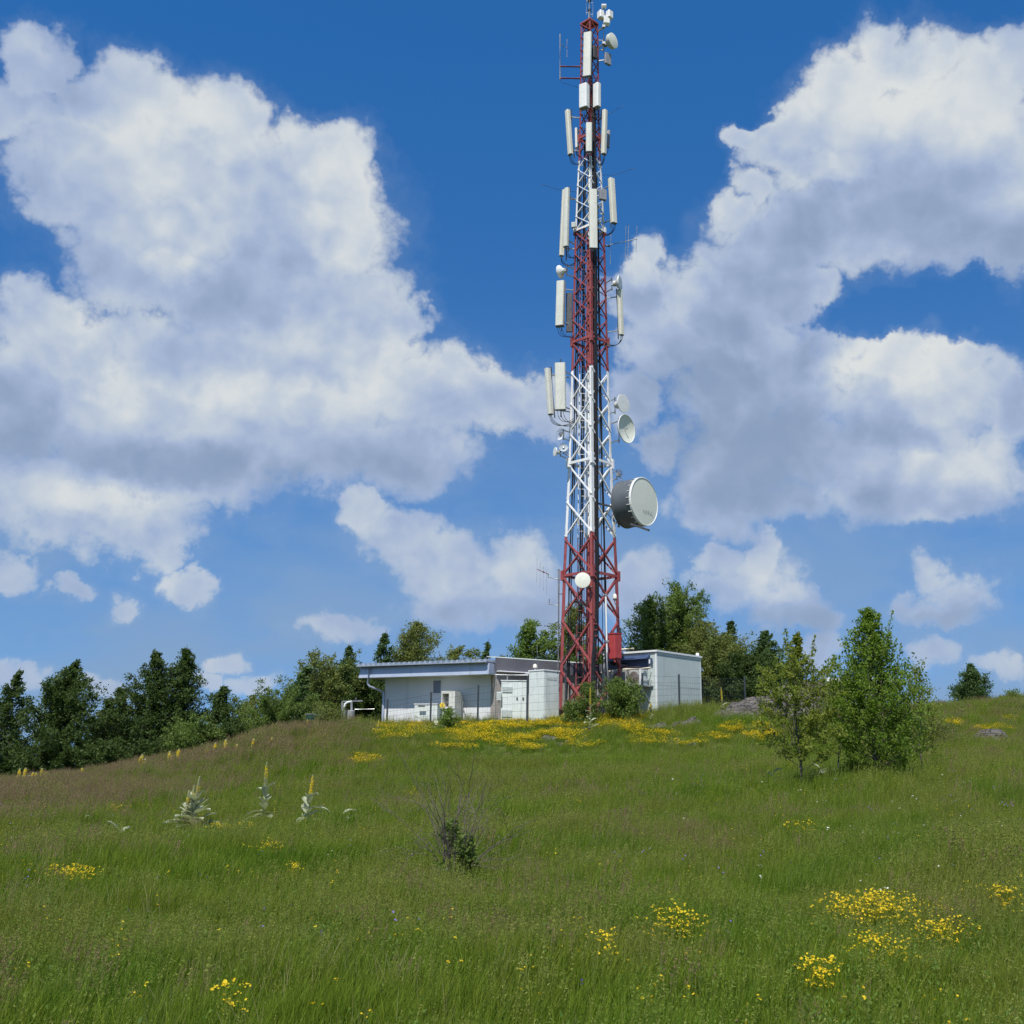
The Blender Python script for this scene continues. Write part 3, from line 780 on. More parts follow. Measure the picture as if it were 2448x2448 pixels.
panel('very long slim panel antenna leftmost beside the white upper band', (1349, 455), (1342, 611), 9, -72, 53.9, 0.22, 'radome_cream', rnd_=0.9)
panel('cream panel antenna between slim left one and the upper white lattice', (1355, 450), (1352, 589), 12, -40, 53.5, 0.18, 'radome')
panel('longest broad white panel antenna down the front of the tower', (1418, 453), (1419, 593), 20, 4, 52.9, 0.16, 'radome', pole_len=1.04)
panel('cream panel antenna with two-tone face at right of upper white lattice', (1462, 427), (1468, 533), 15, 35, 53.4, 0.20, 'radome_cream', rnd_=0.3)
panel('broad thick white panel antenna left of the upper red section', (1341, 673), (1338, 779), 20, -22, 53.6, 0.30, 'radome', rnd_=0.3)
panel('slim cream panel antenna on outrigger arms right of red section', (1482, 693), (1486, 800), 12, 38, 53.6, 0.16, 'radome_cream', rnd_=0.3)
panel('broad white panel antenna left of tower at red to white change', (1339, 868), (1340, 979), 26, -8, 53.2, 0.20, 'radome', pole_len=1.25)
panel('slim white panel antenna leftmost of all, tilted, beside broad panel', (1308, 881), (1316, 990), 11, -48, 53.5, 0.24, 'radome', rnd_=0.3)

def box_unit(label, c, wpx, hpx, yaw, d, dep, mat, name='radio_unit'):
    C = at(c[0], c[1], d); s_ = (C-EYE).dot(_F)/FPX; Mx = rotz(math.radians(yaw))
    t = Thing(name, label, 'radio unit', C - Vector((0, 0, hpx*s_/2)), 'radio units on the tower')
    t.part('casing', MB().box(C, (wpx*s_, dep, hpx*s_), Mx, 0.02), M[mat])
    mb = MB()
    for i in range(7): mb.box(C + Mx @ Vector(((i-3)*wpx*s_*0.12, dep/2+0.02, 0)), (0.012, 0.05, hpx*s_*0.9), Mx)
    t.part('cooling_fins', mb, M['dark_steel'])
    for u in (-.2, .2): t.part('connector', MB().tube([C + Mx @ Vector((u*wpx*s_, 0, -hpx*s_/2)), C + Mx @ Vector((u*wpx*s_, 0, -hpx*s_/2-.1))], 0.02, 6), M['galv'])
    ln = near_leg(C); t.part('arm', MB().beam(C + Mx @ Vector((0, dep/2, 0)), Vector((lerp(ln.x, TCX, .2), lerp(ln.y, TD, .2), C.z)), 0.05, 0.05), M['galv'])
    return t
box_unit('small grey radio box between long front panel and right antenna', (1441, 466), 18, 27, 22, 53.3, 0.18, 'rru')
box_unit('grey box unit jutting right below the topmost round dish', (1453, 141), 18, 30, 35, 53.8, 0.14, 'rru')
box_unit('dark radio unit on the right behind the tall top panel', (1421, 126), 12, 32, 40, 53.6, 0.20, 'dark_steel')
box_unit('dark mesh-backed radio rack right behind the thick left panel', (1361, 747), 15, 100, -10, 54.0, 0.12, 'dark_steel')
box_unit('small pale box on the left pole beside upper white lattice', (1371, 538), 10, 14, -10, 53.7, 0.15, 'cab_dim')
box_unit('small grey box on the ladder low inside the red foot', (1377, 1441), 7, 9, 0, 53.6, 0.15, 'rru')

def dirv(yaw, pitch=0.0):
    a = math.radians(yaw); p = math.radians(pitch)
    return Vector((math.sin(a)*math.cos(p), -math.cos(a)*math.cos(p), math.sin(p)))
def dish(label, c, diam_px, yaw, d, kind='shroud', pitch=0, length=None, name='dish_antenna', face='dish_face'):
    C = at(c[0], c[1], d); s_ = (C-EYE).dot(_F)/FPX; R_ = diam_px*s_/2; a = dirv(yaw, pitch)
    t = Thing(name, label, 'dish antenna', C - Vector((0, 0, R_)), 'dish antennas on the tower')
    back = C - a*(0.75*R_)
    if kind == 'shroud':
        L = length or 0.45*R_
        t.part('shroud', MB().lathe(C, a, [(0.0, R_), (-L, R_*0.98), (-L-0.25*R_, R_*0.72), (-L-0.42*R_, R_*0.30), (-L-0.42*R_, 0.001)], 28), M['radome'], smooth=50)
        t.part('cover', MB().lathe(C, a, [(-0.005, R_*1.012), (0.02, R_*1.012), (0.05*R_+0.02, R_*0.7), (0.07*R_+0.02, 0.001)], 28), M['dish_face'], smooth=50)
        back = C - a*(L + 0.42*R_)
        t.part('radio_box', MB().box(back - a*0.10, (0.2, 0.2, 0.24), rotz(math.radians(yaw))), M['rru'])
        back = back - a*0.18
    elif kind == 'open':
        pr = [(-0.17*R_*(1-(q*q)), R_*q) for q in (1.0, .9, .75, .6, .45, .3, .15, 0.002)]
        t.part('reflector', MB().lathe(C, a, pr, 36), M[face], smooth=60)
        t.part('rim', MB().lathe(C, a, [(-0.03, R_*1.0), (-0.03, R_*1.03), (0.02, R_*1.03), (0.02, R_*1.0), (-0.03, R_*1.0)], 36), M['radome_white' if face == 'dish_face' else face], smooth=30)
        t.part('back_shell', MB().lathe(C, a, [(-0.03, R_*1.0), (-0.25*R_, R_*.8), (-0.48*R_, R_*.4), (-0.52*R_, 0.002)], 28), M['radome'], smooth=60)
        t.part('feed_horn', MB().tube([C - a*0.17*R_, C + a*0.04], [0.02, 0.04], 8), M['galv'])
        back = C - a*0.52*R_
    elif kind == 'horn':
        t.part('reflector', MB().lathe(C, a, [(0.0, 0.001), (0.01, R_*.6), (0.0, R_), (-0.05, R_), (-0.35*R_, R_*.72), (-0.6*R_, R_*.45), (-0.6*R_, 0.001)], 24), M['radome_white'], smooth=50)
        t.part('radio_box', MB().lathe(C - a*0.6*R_, -a, [(0, R_*.4), (0.35*R_, R_*.38), (0.42*R_, 0.001)], 18), M['radome'], smooth=40)
        back = C - a*0.95*R_
    elif kind == 'grid':
        x, y = MB().frame(a)
        for i in range(9):
            u = (i-4)/4.4*R_; hh = math.sqrt(max(R_*R_ - u*u, 0.001))
            pts = [C + x*u + y*hh*q - a*0.4*R_*(1 - (u*u + (hh*q)**2)/R_**2) for q in (-1, -.5, 0, .5, 1)]
            t.part('grid_bar', MB().tube(pts, 0.008, 4), M['galv'])
        for q in (-.6, 0, .6):
            pts = [C + x*u*R_*0.8 + y*q*R_ - a*0.4*R_*(1 - (u*u*.64 + q*q)) for u in (-1, -.5, 0, .5, 1)]
            t.part('grid_bar', MB().tube(pts, 0.010, 4), M['galv'])
        t.part('feed_horn', MB().tube([C - a*0.4*R_, C + a*0.25*R_], 0.015, 6), M['dark_steel'])
        back = C - a*0.4*R_
    # pole and arms back to the tower
    pcen = back - a*0.10
    t.part('mounting_pole', MB().tube([pcen - Vector((0, 0, R_*0.9)), pcen + Vector((0, 0, R_*0.9))], 0.038, 8), M['galv'], smooth=True)
    t.part('yoke', MB().box(back, (0.14, 0.22, 0.18), rotz(math.radians(yaw))), M['galv'])
    ln = near_leg(pcen)
    for q in (-.7, .7):
        t.part('arm', MB().beam(pcen + Vector((0, 0, R_*q)), Vector((ln.x, ln.y, pcen.z + R_*q)), 0.045, 0.045), M['galv'])
    return t
dish('round cream dish at the top right, on the slim pole', (1466, 97), 37, 50, 53.6, 'shroud')
dish('white dish seen from behind, pointing away left of red section', (1338, 650), 32, -125, 53.9, 'horn')
dish('cream dish pointing right beside the upper red section', (1483, 676), 35, 68, 53.4, 'horn')
dish('pale grey dish on the right, upper of two beside white lattice', (1491, 964), 46, 46, 53.4, 'horn')
dish('large open white dish on the right with central feed horn', (1498, 1025), 68, 50, 53.2, 'open')
dish('small bluish offset dish on the left of the white section', (1347, 1070), 22, -5, 53.2, 'open', pitch=14, face='offset_dish')
dish('tiny cream horn dish at far left end of its arm', (1326, 1080), 22, -70, 53.2, 'horn')
dish('wire grid dish on the left above the small offset dish', (1338, 1037), 30, -60, 53.6, 'grid')
dish('dark wire grid dish above the big drum antenna', (1484, 1134), 28, 60, 53.6, 'grid')
dish('flat round white dish on the front of red foot', (1393, 1387), 37, -8, 52.3, 'shroud', length=0.12)

# the big shrouded dish with the maker's lettering
BC = at(1540, 1199, 52.9); bs = (BC-EYE).dot(_F)/FPX; BR = 116*bs/2; ba = dirv(50, 0)
big = Thing('drum_antenna', 'big grey drum antenna with pale lettered face on the right', 'dish antenna', BC - Vector((0, 0, BR)), 'dish antennas on the tower')
BLn = 1.08
big.part('drum', MB().lathe(BC, ba, [(-0.02, BR), (-BLn*.45, BR*0.995), (-BLn, BR*0.985), (-BLn-0.02, BR*1.01), (-BLn-0.08, BR*1.01), (-BLn-0.10, BR*0.96), (-BLn-0.32, BR*0.55), (-BLn-0.42, BR*0.2), (-BLn-0.42, 0.002)], 56), M['drum_grey'], smooth=35)
big.part('rim', MB().lathe(BC, ba, [(-0.09, BR*1.002), (-0.09, BR*1.018), (0.015, BR*1.018), (0.03, BR*0.995), (0.0, BR*0.985)], 56), M['radome_white'], smooth=35)
face_o = big.part('face', MB().lathe(BC, ba, [(0.005, BR*0.99), (0.02, BR*0.6), (0.025, 0.002)], 56), M['dish_face'], smooth=60)
fx = Vector((math.cos(math.radians(50)), math.sin(math.radians(50)), 0)); fz = Vector((0, 0, 1))
xx, yy = MB().frame(ba)
for k in range(22):
    g_ = 2*math.pi*k/22; rd = xx*math.cos(g_) + yy*math.sin(g_)
    big.part('clip', MB().beam(BC - ba*0.02 + rd*BR*1.014, BC - ba*0.26 + rd*BR*1.006, 0.03, 0.03), M['radome'])
txt = bpy.data.curves.new('lettering', 'FONT'); txt.body = 'NERA)'; txt.size = 0.30; txt.extrude = 0.002; txt.align_x = 'CENTER'; txt.space_character = 1.12; txt.shear = 0.12; txt.offset = -0.006
txt.materials.append(M['ink'])
_tmp = bpy.data.objects.new('lettering_source', txt)
txm = bpy.data.meshes.new_from_object(_tmp); bpy.data.objects.remove(_tmp); bpy.data.curves.remove(txt)
txm.name = 'lettering'
if not txm.materials: txm.materials.append(M['ink'])
to = bpy.data.objects.new('lettering', txm); COL.objects.link(to); to.parent = big.o
tp = BC + fx*0.28 - fz*0.60 + ba*0.032
to.matrix_local = Matrix.Translation(tp - big.base) @ Matrix(((fx.x, fz.x, ba.x, 0), (fx.y, fz.y, ba.y, 0), (fx.z, fz.z, ba.z, 0), (0, 0, 0, 1)))
ln = leg_p(2, BC.z)
bk = BC - ba*(BLn+0.45)
big.part('mounting_pole', MB().tube([bk - Vector((0, 0, 1.1)), bk + Vector((0, 0, 1.1))], 0.06, 10), M['galv'], smooth=True)
for q in (-.85, .85): big.part('arm', MB().beam(bk + Vector((0, 0, q)), Vector((ln.x, ln.y, bk.z+q)), 0.10, 0.10), M['galv'])
big.part('arm', MB().beam(at(1428, 1203, 53.3), at(1470, 1213, 53.6), 0.08, 0.08), M['dark_steel'])
big.part('strut', MB().beam(at(1508, 1253, 52.5), at(1552, 1268, 52.0), 0.10, 0.10), M['dark_steel'])
for k in range(3):
    pts = [at(1440 + 8*k, 1216 + 3*k, 53.5), at(1452 + 4*k, 1228 + 6*k, 53.4), at(1462 - 2*k, 1236 + 4*k, 53.4), at(1470, 1222, 53.5)]
    big.part('cable_tail', MB().tube(pts, 0.014, 5), M['black'])

# pole with three radio heads at the very top right
PT = at(1443, 20, 53.6); PBt = at(1443, 117, 53.6)
tp_ = Thing('radio_pole', 'slim pole with clustered white radio heads at the top right', 'antenna', PBt)
tp_.part('pole', MB().tube([PBt, PT], 0.045, 8), M['galv'], smooth=True)
tp_.part('pole_cap', MB().box(at(1443.5, 15, 53.6), (0.28, 0.28, 0.14), None, 0.03), M['radome_white'])
for (px_, py_, yw) in ((1436, 36, -60), (1457, 36, 40), (1450, 50, 10)):
    C = at(px_, py_, 53.6)
    hd = tp_.part('radio_head', MB().box(C, (0.36, 0.30, 0.50), rotz(math.radians(yw)), 0.05), M['radome_white'])
    tp_.part('heat_sink', MB().box(C + rotz(math.radians(yw)) @ Vector((0, .14, -.05)), (0.26, 0.12, 0.34), rotz(math.radians(yw))), M['rru'], parent=hd)
for py_ in (64, 104):
    C = at(1443, py_, 53.6); ln = leg_p(2, C.z)
    tp_.part('arm', MB().beam(C, ln, 0.06, 0.06), M['galv'])
    tp_.part('clamp', MB().box(C, (0.16, 0.2, 0.14)), M['galv'])
# top mast with whips
mz0 = hub.z; mT = at(1414, -60, TD).z
mast = Thing('top_mast', 'white pole mast with thin rods rising above the tower top', 'mast', hub)
mast.part('pole', MB().tube([(TCX, TD, mz0-.3), (TCX, TD, mT)], 0.085, 12), M['white_pipe'], smooth=True)
for py_ in (4, 27): mast.part('collar', MB().tube([(TCX, TD, at(1412, py_, TD).z), (TCX, TD, at(1412, py_, TD).z+.1)], 0.10, 12), M['dark_steel'])
for dx_, y0, y1 in ((-.17, 36, -60), (.20, 40, -60)):
    za, zc = at(1412, y0, TD).z, at(1412, y1, TD).z
    mast.part('rod', MB().tube([(TCX+dx_, TD, za), (TCX+dx_, TD, zc)], 0.017, 6), M['galv'])
    for zq in (za+.15, za+.9): mast.part('clip', MB().beam((TCX, TD, zq), (TCX+dx_, TD, zq), 0.02, 0.02), M['galv'])

def rods(name, label, segs, mats, cat='antenna', group='rod antennas on the tower'):
    allp = [s_[0] for s_ in segs]; base = min((p for s_ in segs for p in s_[1]), key=lambda p: p.z)
    t = Thing(name, label, cat, base, group)
    for (nm, pts, r) in segs: t.part(nm, MB().tube(pts, r, 6), M[mats.get(nm, 'galv')])
    return t
dA = 54.0
zl = lambda px_, py_: at(px_, py_, dA)
rods('dipole_antenna', 'thin rod dipole antenna on two red arms, top left',
     [('mast', [zl(1339, 190), zl(1339, 82)], 0.042), ('boom', [zl(1339, 105), zl(1356, 116)], 0.018), ('rod', [zl(1355.5, 93), zl(1355.5, 137)], 0.020),
      ('arm', [zl(1338, 159), leg_p(0, zl(1338, 159).z)], 0.045), ('arm', [zl(1338, 187), leg_p(0, zl(1338, 187).z)], 0.045),
      ('cable_tail', [zl(1339, 190), zl(1342, 197), zl(1362, 203), zl(1384, 209)], 0.008)], {'arm': 'redsteel', 'mast': 'galv', 'cable_tail': 'black'})
rods('yagi_antenna', 'two-element rod antenna on a boom right of upper white band',
     [('boom', [zl(1446, 588), zl(1524, 571)], 0.024), ('folded_dipole', [zl(1494.5, 614), zl(1496.5, 540), zl(1503, 539), zl(1501, 614), zl(1494.5, 614)], 0.017),
      ('rod', [zl(1520.5, 602), zl(1523, 540)], 0.020), ('mast', [zl(1459, 632), zl(1460.5, 560)], 0.020), ('clamp', [zl(1443, 587), zl(1458, 589)], 0.045),
      ('arm', [zl(1446, 588), leg_p(2, zl(1446, 588).z)], 0.03)], {'clamp': 'dark_steel'})
gp = [zl(1335, 1695), zl(1335.5, 1361)]
rods('antenna_pole', 'grey pole with two side arms standing left of red tower foot',
     [('pole', gp, 0.062), ('arm', [zl(1335, 1385), zl(1311, 1380), zl(1310.5, 1371)], 0.035), ('arm', [zl(1335, 1448), zl(1313, 1444), zl(1313, 1432)], 0.035),
      ('strut', [zl(1335, 1420), leg_p(0, zl(1335, 1420).z)], 0.03)], {'strut': 'redsteel'})
rods('yagi_antenna', 'small rod antenna with hair-thin elements on the grey pole',
     [('boom', [zl(1284, 1361), zl(1312, 1373)], 0.022)] +
     [('rod', [zl(1284+i*7.5, 1336+i*9), zl(1283+i*8, 1394+i*9)], 0.009) for i in range(4)] + [('clamp', [zl(1298, 1366), zl(1301, 1369)], 0.05)],
     {'boom': 'redsteel', 'clamp': 'redsteel'})
for i, (lab, p_, q_) in enumerate([('thin wire whip sticking out left of upper white band', (1296, 441), (1349, 458)),
                      ('thin wire whip sticking out right above upper white band', (1467, 419), (1517, 402)),
                      ('thin wire whip sticking out right near the tower top', (1452, 275), (1490, 252))]):
    rods('whip_antenna', lab, [('rod', [zl(*p_), zl(*q_)], 0.010), ('arm', [zl(*(p_ if i else q_)), near_leg(zl(*(p_ if i else q_)))], 0.012)], {'rod': 'dark_steel', 'arm': 'dark_steel'})
# obstruction lamp on a bent bracket, right side
lp = at(1470, 1428, 53)
lm = Thing('warning_lamp', 'small white domed warning lamp on the right tower leg', 'lamp', lp - Vector((0, 0, .1)))
lm.part('dome', MB().lathe(lp, (0, 0, 1), [(-.06, .10), (.04, .10), (.14, .07), (.19, .002)], 14), M['lamp'], smooth=60)
lm.part('holder', MB().lathe(lp, (0, 0, 1), [(-.14, .002), (-.14, .09), (-.06, .09)], 14), M['dark_steel'])
lm.part('bracket', MB().tube([lp - Vector((0, 0, .1)), lp - Vector((.03, 0, .28)), leg_p(2, lp.z-.34)], 0.025, 6), M['galv'])

# ------------------------------------------------------------------ house with blue-grey fascia
def frame_xy(a, b_):
    u = Vector((b_.x-a.x, b_.y-a.y, 0)); L = u.length; u.normalize(); n = Vector((u.y, -u.x, 0))   # n points towards the camera side
    return u, n, L
HA = at(918, 1700, 57.6); HB = at(1186, 1700, 54.4)
hu, hn, HL = frame_xy(HA, HB)
HZ0 = min(ground_z(HA.x, HA.y), ground_z(HB.x, HB.y)) - 0.4
HZ1 = at(918, 1622, 57.6).z                                # underside of the fascia
Mh = Matrix(((hu.x, -hn.x, 0), (hu.y, -hn.y, 0), (0, 0, 1)))  # local x along wall, y into the house
def hp(x, y, z): return Vector((HA.x, HA.y, 0)) + hu*x - hn*y + Vector((0, 0, z))
house = Thing('service_building', 'low white building with blue-grey fascia and ribbed metal roof', 'building', hp(HL/2, 2.5, HZ0))
OV = 0.92; OVL = 0.95; FH = 0.52
# front wall is built round the shutter opening
wx0, wx1 = 0.0, HL
pW0 = (at(1037, 1627, 56.2)); pW1 = (at(1056, 1657, 56.0))
sx0 = (pW0 - hp(0, 0, 0)).dot(hu); sx1 = (pW1 - hp(0, 0, 0)).dot(hu); sz1 = pW0.z; sz0 = pW1.z
wall = MB()
TK = 0.3
for (x0, x1, z0, z1) in ((wx0, sx0, HZ0, HZ1+.3), (sx1, wx1, HZ0, HZ1+.3), (sx0, sx1, HZ0, sz0), (sx0, sx1, sz1, HZ1+.3)):
    wall.box(hp((x0+x1)/2, TK/2, (z0+z1)/2), (x1-x0, TK, z1-z0), Mh)
wall.box(hp(TK/2, 2.65, (HZ0+HZ1+.3)/2), (TK, 4.7, HZ1+.3-HZ0), Mh)
wall.box(hp(HL-TK/2, 2.65, (HZ0+HZ1+.3)/2), (TK, 4.7, HZ1+.3-HZ0), Mh)
wall.box(hp(HL/2, 5.15, (HZ0+HZ1+.3)/2), (HL, TK, HZ1+.3-HZ0), Mh)
house.part('wall', wall, M['plaster'])
win = house.part('window', MB().box(hp((sx0+sx1)/2, 0.10, (sz0+sz1)/2), (sx1-sx0, 0.04, sz1-sz0), Mh), M['shutter'])
nsl = 9
for i in range(nsl):
    z = lerp(sz0, sz1, (i+.5)/nsl)
    house.part('slat', MB().box(hp((sx0+sx1)/2, 0.07, z), (sx1-sx0-.05, 0.03, (sz1-sz0)/nsl*0.72), Mh), M['shutter'], parent=win)
fr = MB()
for (x0, x1, z0, z1) in ((sx0-.04, sx1+.04, sz1, sz1+.05), (sx0-.04, sx1+.04, sz0-.05, sz0), (sx0-.045, sx0, sz0, sz1), (sx1, sx1+.045, sz0, sz1)):
    fr.box(hp((x0+x1)/2, -0.01, (z0+z1)/2), (x1-x0, 0.06, z1-z0), Mh)
house.part('frame', fr, M['shelter_trim'], parent=win)
# fascia: slightly flared board on three sides, soffit, gutter lip
def fascia_panel(x0, x1, name='fascia'):
    mb = MB()
    z0, z1 = HZ1 - 0.02, HZ1 + FH
    A = [hp(x0, -OV-0.05, z0), hp(x1, -OV-0.05, z0), hp(x1, -OV-0.01, z0), hp(x0, -OV-0.01, z0)]
    B_ = [hp(x0, -OV+0.03, z1), hp(x1, -OV+0.03, z1), hp(x1, -OV+0.07, z1), hp(x0, -OV+0.07, z1)]
    mb.add(A+B_, [(3,2,1,0),(4,5,6,7),(0,1,5,4),(1,2,6,5),(2,3,7,6),(3,0,4,7)])
    return house.part(name, mb, M['fascia'])
xs = [-OVL, -OVL + 0.42*(HL+OVL), HL - 0.95, HL + 0.05]
for i in range(3): fascia_panel(xs[i] + (0.006 if i else 0), xs[i+1] - 0.006)
sd = MB(); z0, z1 = HZ1 - 0.02, HZ1 + FH
A = [hp(-OVL-.05, -OV-.05, z0), hp(-OVL-.05, 5.6, z0), hp(-OVL-.01, 5.6, z0), hp(-OVL-.01, -OV-.05, z0)]
B_ = [hp(-OVL+.03, -OV+.03, z1), hp(-OVL+.03, 5.6, z1), hp(-OVL+.07, 5.6, z1), hp(-OVL+.07, -OV+.03, z1)]
sd.add(A+B_, [(3,2,1,0),(4,5,6,7),(0,1,5,4),(1,2,6,5),(2,3,7,6),(3,0,4,7)])
house.part('fascia', sd, M['fascia'])
se = MB()
A = [hp(HL+.01, -OV-.05, z0), hp(HL+.01, 3.0, z0), hp(HL+.05, 3.0, z0), hp(HL+.05, -OV-.05, z0)]
B_ = [hp(HL+.01, -OV+.03, z1), hp(HL+.01, 3.0, z1), hp(HL+.05, 3.0, z1), hp(HL+.05, -OV+.03, z1)]
se.add([p + hu*.045 for p in A+B_], [(3,2,1,0),(4,5,6,7),(0,1,5,4),(1,2,6,5),(2,3,7,6),(3,0,4,7)])
house.part('fascia', se, M['fascia'])
house.part('soffit', MB().box(hp((HL-OVL)/2, 2.2, HZ1+.02), (HL+OVL-.1, 6.2, 0.03), Mh), M['shelter_trim'])
rz = HZ1 + FH + 0.04
roof = house.part('roof', MB().box(hp((HL-OVL)/2-.03, 2.25, rz), (HL+OVL+.06, 6.9, 0.05), Mh), M['roof'])
nrib = 25
for i in range(nrib):
    x = lerp(-OVL+0.02, HL-0.05, i/(nrib-1))
    house.part('rib', MB().prism([(-.085, 0), (.085, 0), (.05, .12), (-.05, .12)], hp(x, -OV-.19, rz+.027), Matrix(((hu.x, 0, -hn.x), (hu.y, 0, -hn.y), (0, 1, 0))), 6.8), M['roof'], parent=roof)
house.part('gutter', MB().tube([hp(-OVL-.05, -OV-.20, rz-.02), hp(HL+.05, -OV-.20, rz-.02)], 0.05, 8), M['roof'], smooth=True)
# downspout at the left
dpx = -OVL + 0.62
gp_ = [hp(dpx, -OV-.12, rz-.04), hp(dpx, -OV-.12, HZ1-.35), hp(dpx+.06, -OV-.08, HZ1-.46), hp(-.10, -.10, HZ1-.66), hp(-.02, -.07, HZ1-.76), hp(-.02, -.07, HZ0+.2)]
house.part('downspout', MB().tube(gp_, 0.062, 8), M['fascia'], smooth=30)
# right end pipe
house.part('downspout', MB().tube([hp(HL-.12, -.06, HZ1), hp(HL-.16, -.08, HZ0+.3)], 0.05, 8), M['galv'], smooth=30)

# ------------------------------------------------------------------ dark grey annex behind the tower
AA = at(1189, 1650, 53.75); AB = at(1480, 1650, 57.2)
au, an, AL = frame_xy(AA, AB); Ma = Matrix(((au.x, -an.x, 0), (au.y, -an.y, 0), (0, 0, 1)))
def ap(x, y, z): return Vector((AA.x, AA.y, 0)) + au*x - an*y + Vector((0, 0, z))
AZ0 = ground_z(AB.x, AB.y) - 0.5; AZ1 = at(1260, 1612, 55.8).z; AZ2 = at(1260, 1581, 55.8).z
annex = Thing('annex_building', 'dark grey clad annex with pale roof sheet behind the tower foot', 'building', ap(AL/2, 2, AZ0))
annex.part('wall', MB().box(ap(AL/2, 2.2, (AZ0+AZ1)/2), (AL-.2, 3.6, AZ1-AZ0), Ma), M['beige'])
npn = 6
for i in range(npn):
    x0, x1 = lerp(0, AL, i/npn), lerp(0, AL, (i+1)/npn)
    annex.part('cladding_panel', MB().box(ap((x0+x1)/2, 0.25, (AZ1+AZ2)/2), (x1-x0-.012, 0.05, AZ2-AZ1), Ma), M['darkpanel'])
annex.part('canopy_edge', MB().box(ap(AL*.22, 0.12, AZ1-.02), (AL*.42, 0.30, 0.05), Ma), M['shelter_trim'])
rfz = at(1290, 1572, 57).z
rf = MB()
q0 = [ap(1.6, 0.9, AZ2-.02), ap(AL+.3, 0.9, AZ2-.02), ap(AL+.3, 4.2, AZ2+.42), ap(1.6, 4.2, AZ2+.42)]
rf.add(q0 + [p + Vector((0, 0, .05)) for p in q0], [(3,2,1,0),(4,5,6,7),(0,1,5,4),(1,2,6,5),(2,3,7,6),(3,0,4,7)])
annex.part('roof', rf, M['palesheet'])
annex.part('roof_slab', MB().box(ap(AL/2+.35, 2.3, AZ2-.06), (AL-.7, 3.9, 0.08), Ma), M['concrete'])
annex.part('lamp', MB().box(ap(1.75, 0.02, AZ1-.06), (0.42, 0.22, 0.06), Ma), M['shelter_trim'])
# concrete yard wall behind the tower foot, to the right
ya = at(1420, 1700, 56.4); yb = at(1512, 1690, 56.6); yu, yn, YL = frame_xy(ya, yb)
yz = at(1460, 1618, 56.5).z
yw = Thing('yard_wall', 'low grey concrete wall behind the right tower leg', 'wall', (ya+yb)/2)
My = Matrix(((yu.x, -yn.x, 0), (yu.y, -yn.y, 0), (0, 0, 1)))
yw.part('wall', MB().box(Vector(((ya.x+yb.x)/2, (ya.y+yb.y)/2, (yz+3)/2)), (YL, 0.25, yz-3), My), M['concrete'])
yw.part('coping', MB().box(Vector(((ya.x+yb.x)/2, (ya.y+yb.y)/2, yz+.03)), (YL+.06, 0.32, 0.06), My), M['concrete'])

# ------------------------------------------------------------------ equipment in front of the house
def gz_at(px_, d): q = at(px_, 1720, d); return ground_z(q.x, q.y)
def prop_base(px_, d): q = at(px_, 1720, d); return Vector((q.x, d, ground_z(q.x, d)))
# tall white corner-on cabinet
c = prop_base(1300, 52.6); zt_ = at(1300, 1606, 52.6).z; sd_ = 1.02; Mc = rotz(math.radians(43)); zb_ = c.z - .2
tc_ = Thing('tall_cabinet', 'tall white cabinet standing corner-on at the left tower leg', 'cabinet', c)
tc_.part('casing', MB().box(Vector((c.x, c.y, (zb_+zt_)/2)), (sd_, sd_, zt_-zb_), Mc, 0.02), M['cab'])
tc_.part('lid', MB().box(Vector((c.x, c.y, zt_+.03)), (sd_+.05, sd_+.05, 0.06), Mc), M['shelter_trim'])
for sgn, nv_ in ((-1, Vector((0, -1, 0))), (1, Vector((1, 0, 0)))):
    n_ = Mc @ nv_ ; pc_ = Vector((c.x, c.y, (zb_+zt_)/2 + .05)) + n_*(sd_/2+.008)
    Mp = rotz(math.radians(43) + (0 if sgn < 0 else math.pi/2))
    dr = tc_.part('door', MB().box(pc_, (sd_*.86, 0.02, (zt_-zb_)*.84), Mp), M['cab'])
    tc_.part('hinge', MB().box(pc_ + Mp @ Vector((sd_*.44, -.012, .5)), (0.03, 0.03, 0.12), Mp), M['galv'], parent=dr)
n_ = Mc @ Vector((0, -1, 0))
pd = Vector((c.x, c.y, zt_-.33)) + n_*(sd_/2+.02)
Mp = rotz(math.radians(43)+0)
for i in range(8):
    tc_.part('louvre', MB().box(pd + Mp @ Vector(((i-3.5)*.085, -.004, 0)), (0.045, 0.02, 0.14), Mp), M['cab_dim'])
lp = at(1279, 1593, 52.4)
tl = Thing('cabinet_lamp', 'small cream lamp dome on top of the tall white cabinet', 'lamp', Vector((lp.x, lp.y, zt_+.06)))
tl.part('dome', MB().lathe(lp, (0, 0, 1), [(-.07, .10), (.04, .10), (.10, .06), (.12, .002)], 14), M['lamp'], smooth=60)
tl.part('stem', MB().tube([Vector((lp.x, lp.y, zt_+.05)), lp], 0.045, 8), M['shelter_trim'])
wp = at(1286, 1560, 53.2)
rods('whip_antenna', 'thin vertical whip rod standing behind the tall white cabinet', [('rod', [Vector((wp.x, wp.y, zt_-.2)), at(1284, 1543, 53.2)], 0.014)], {})
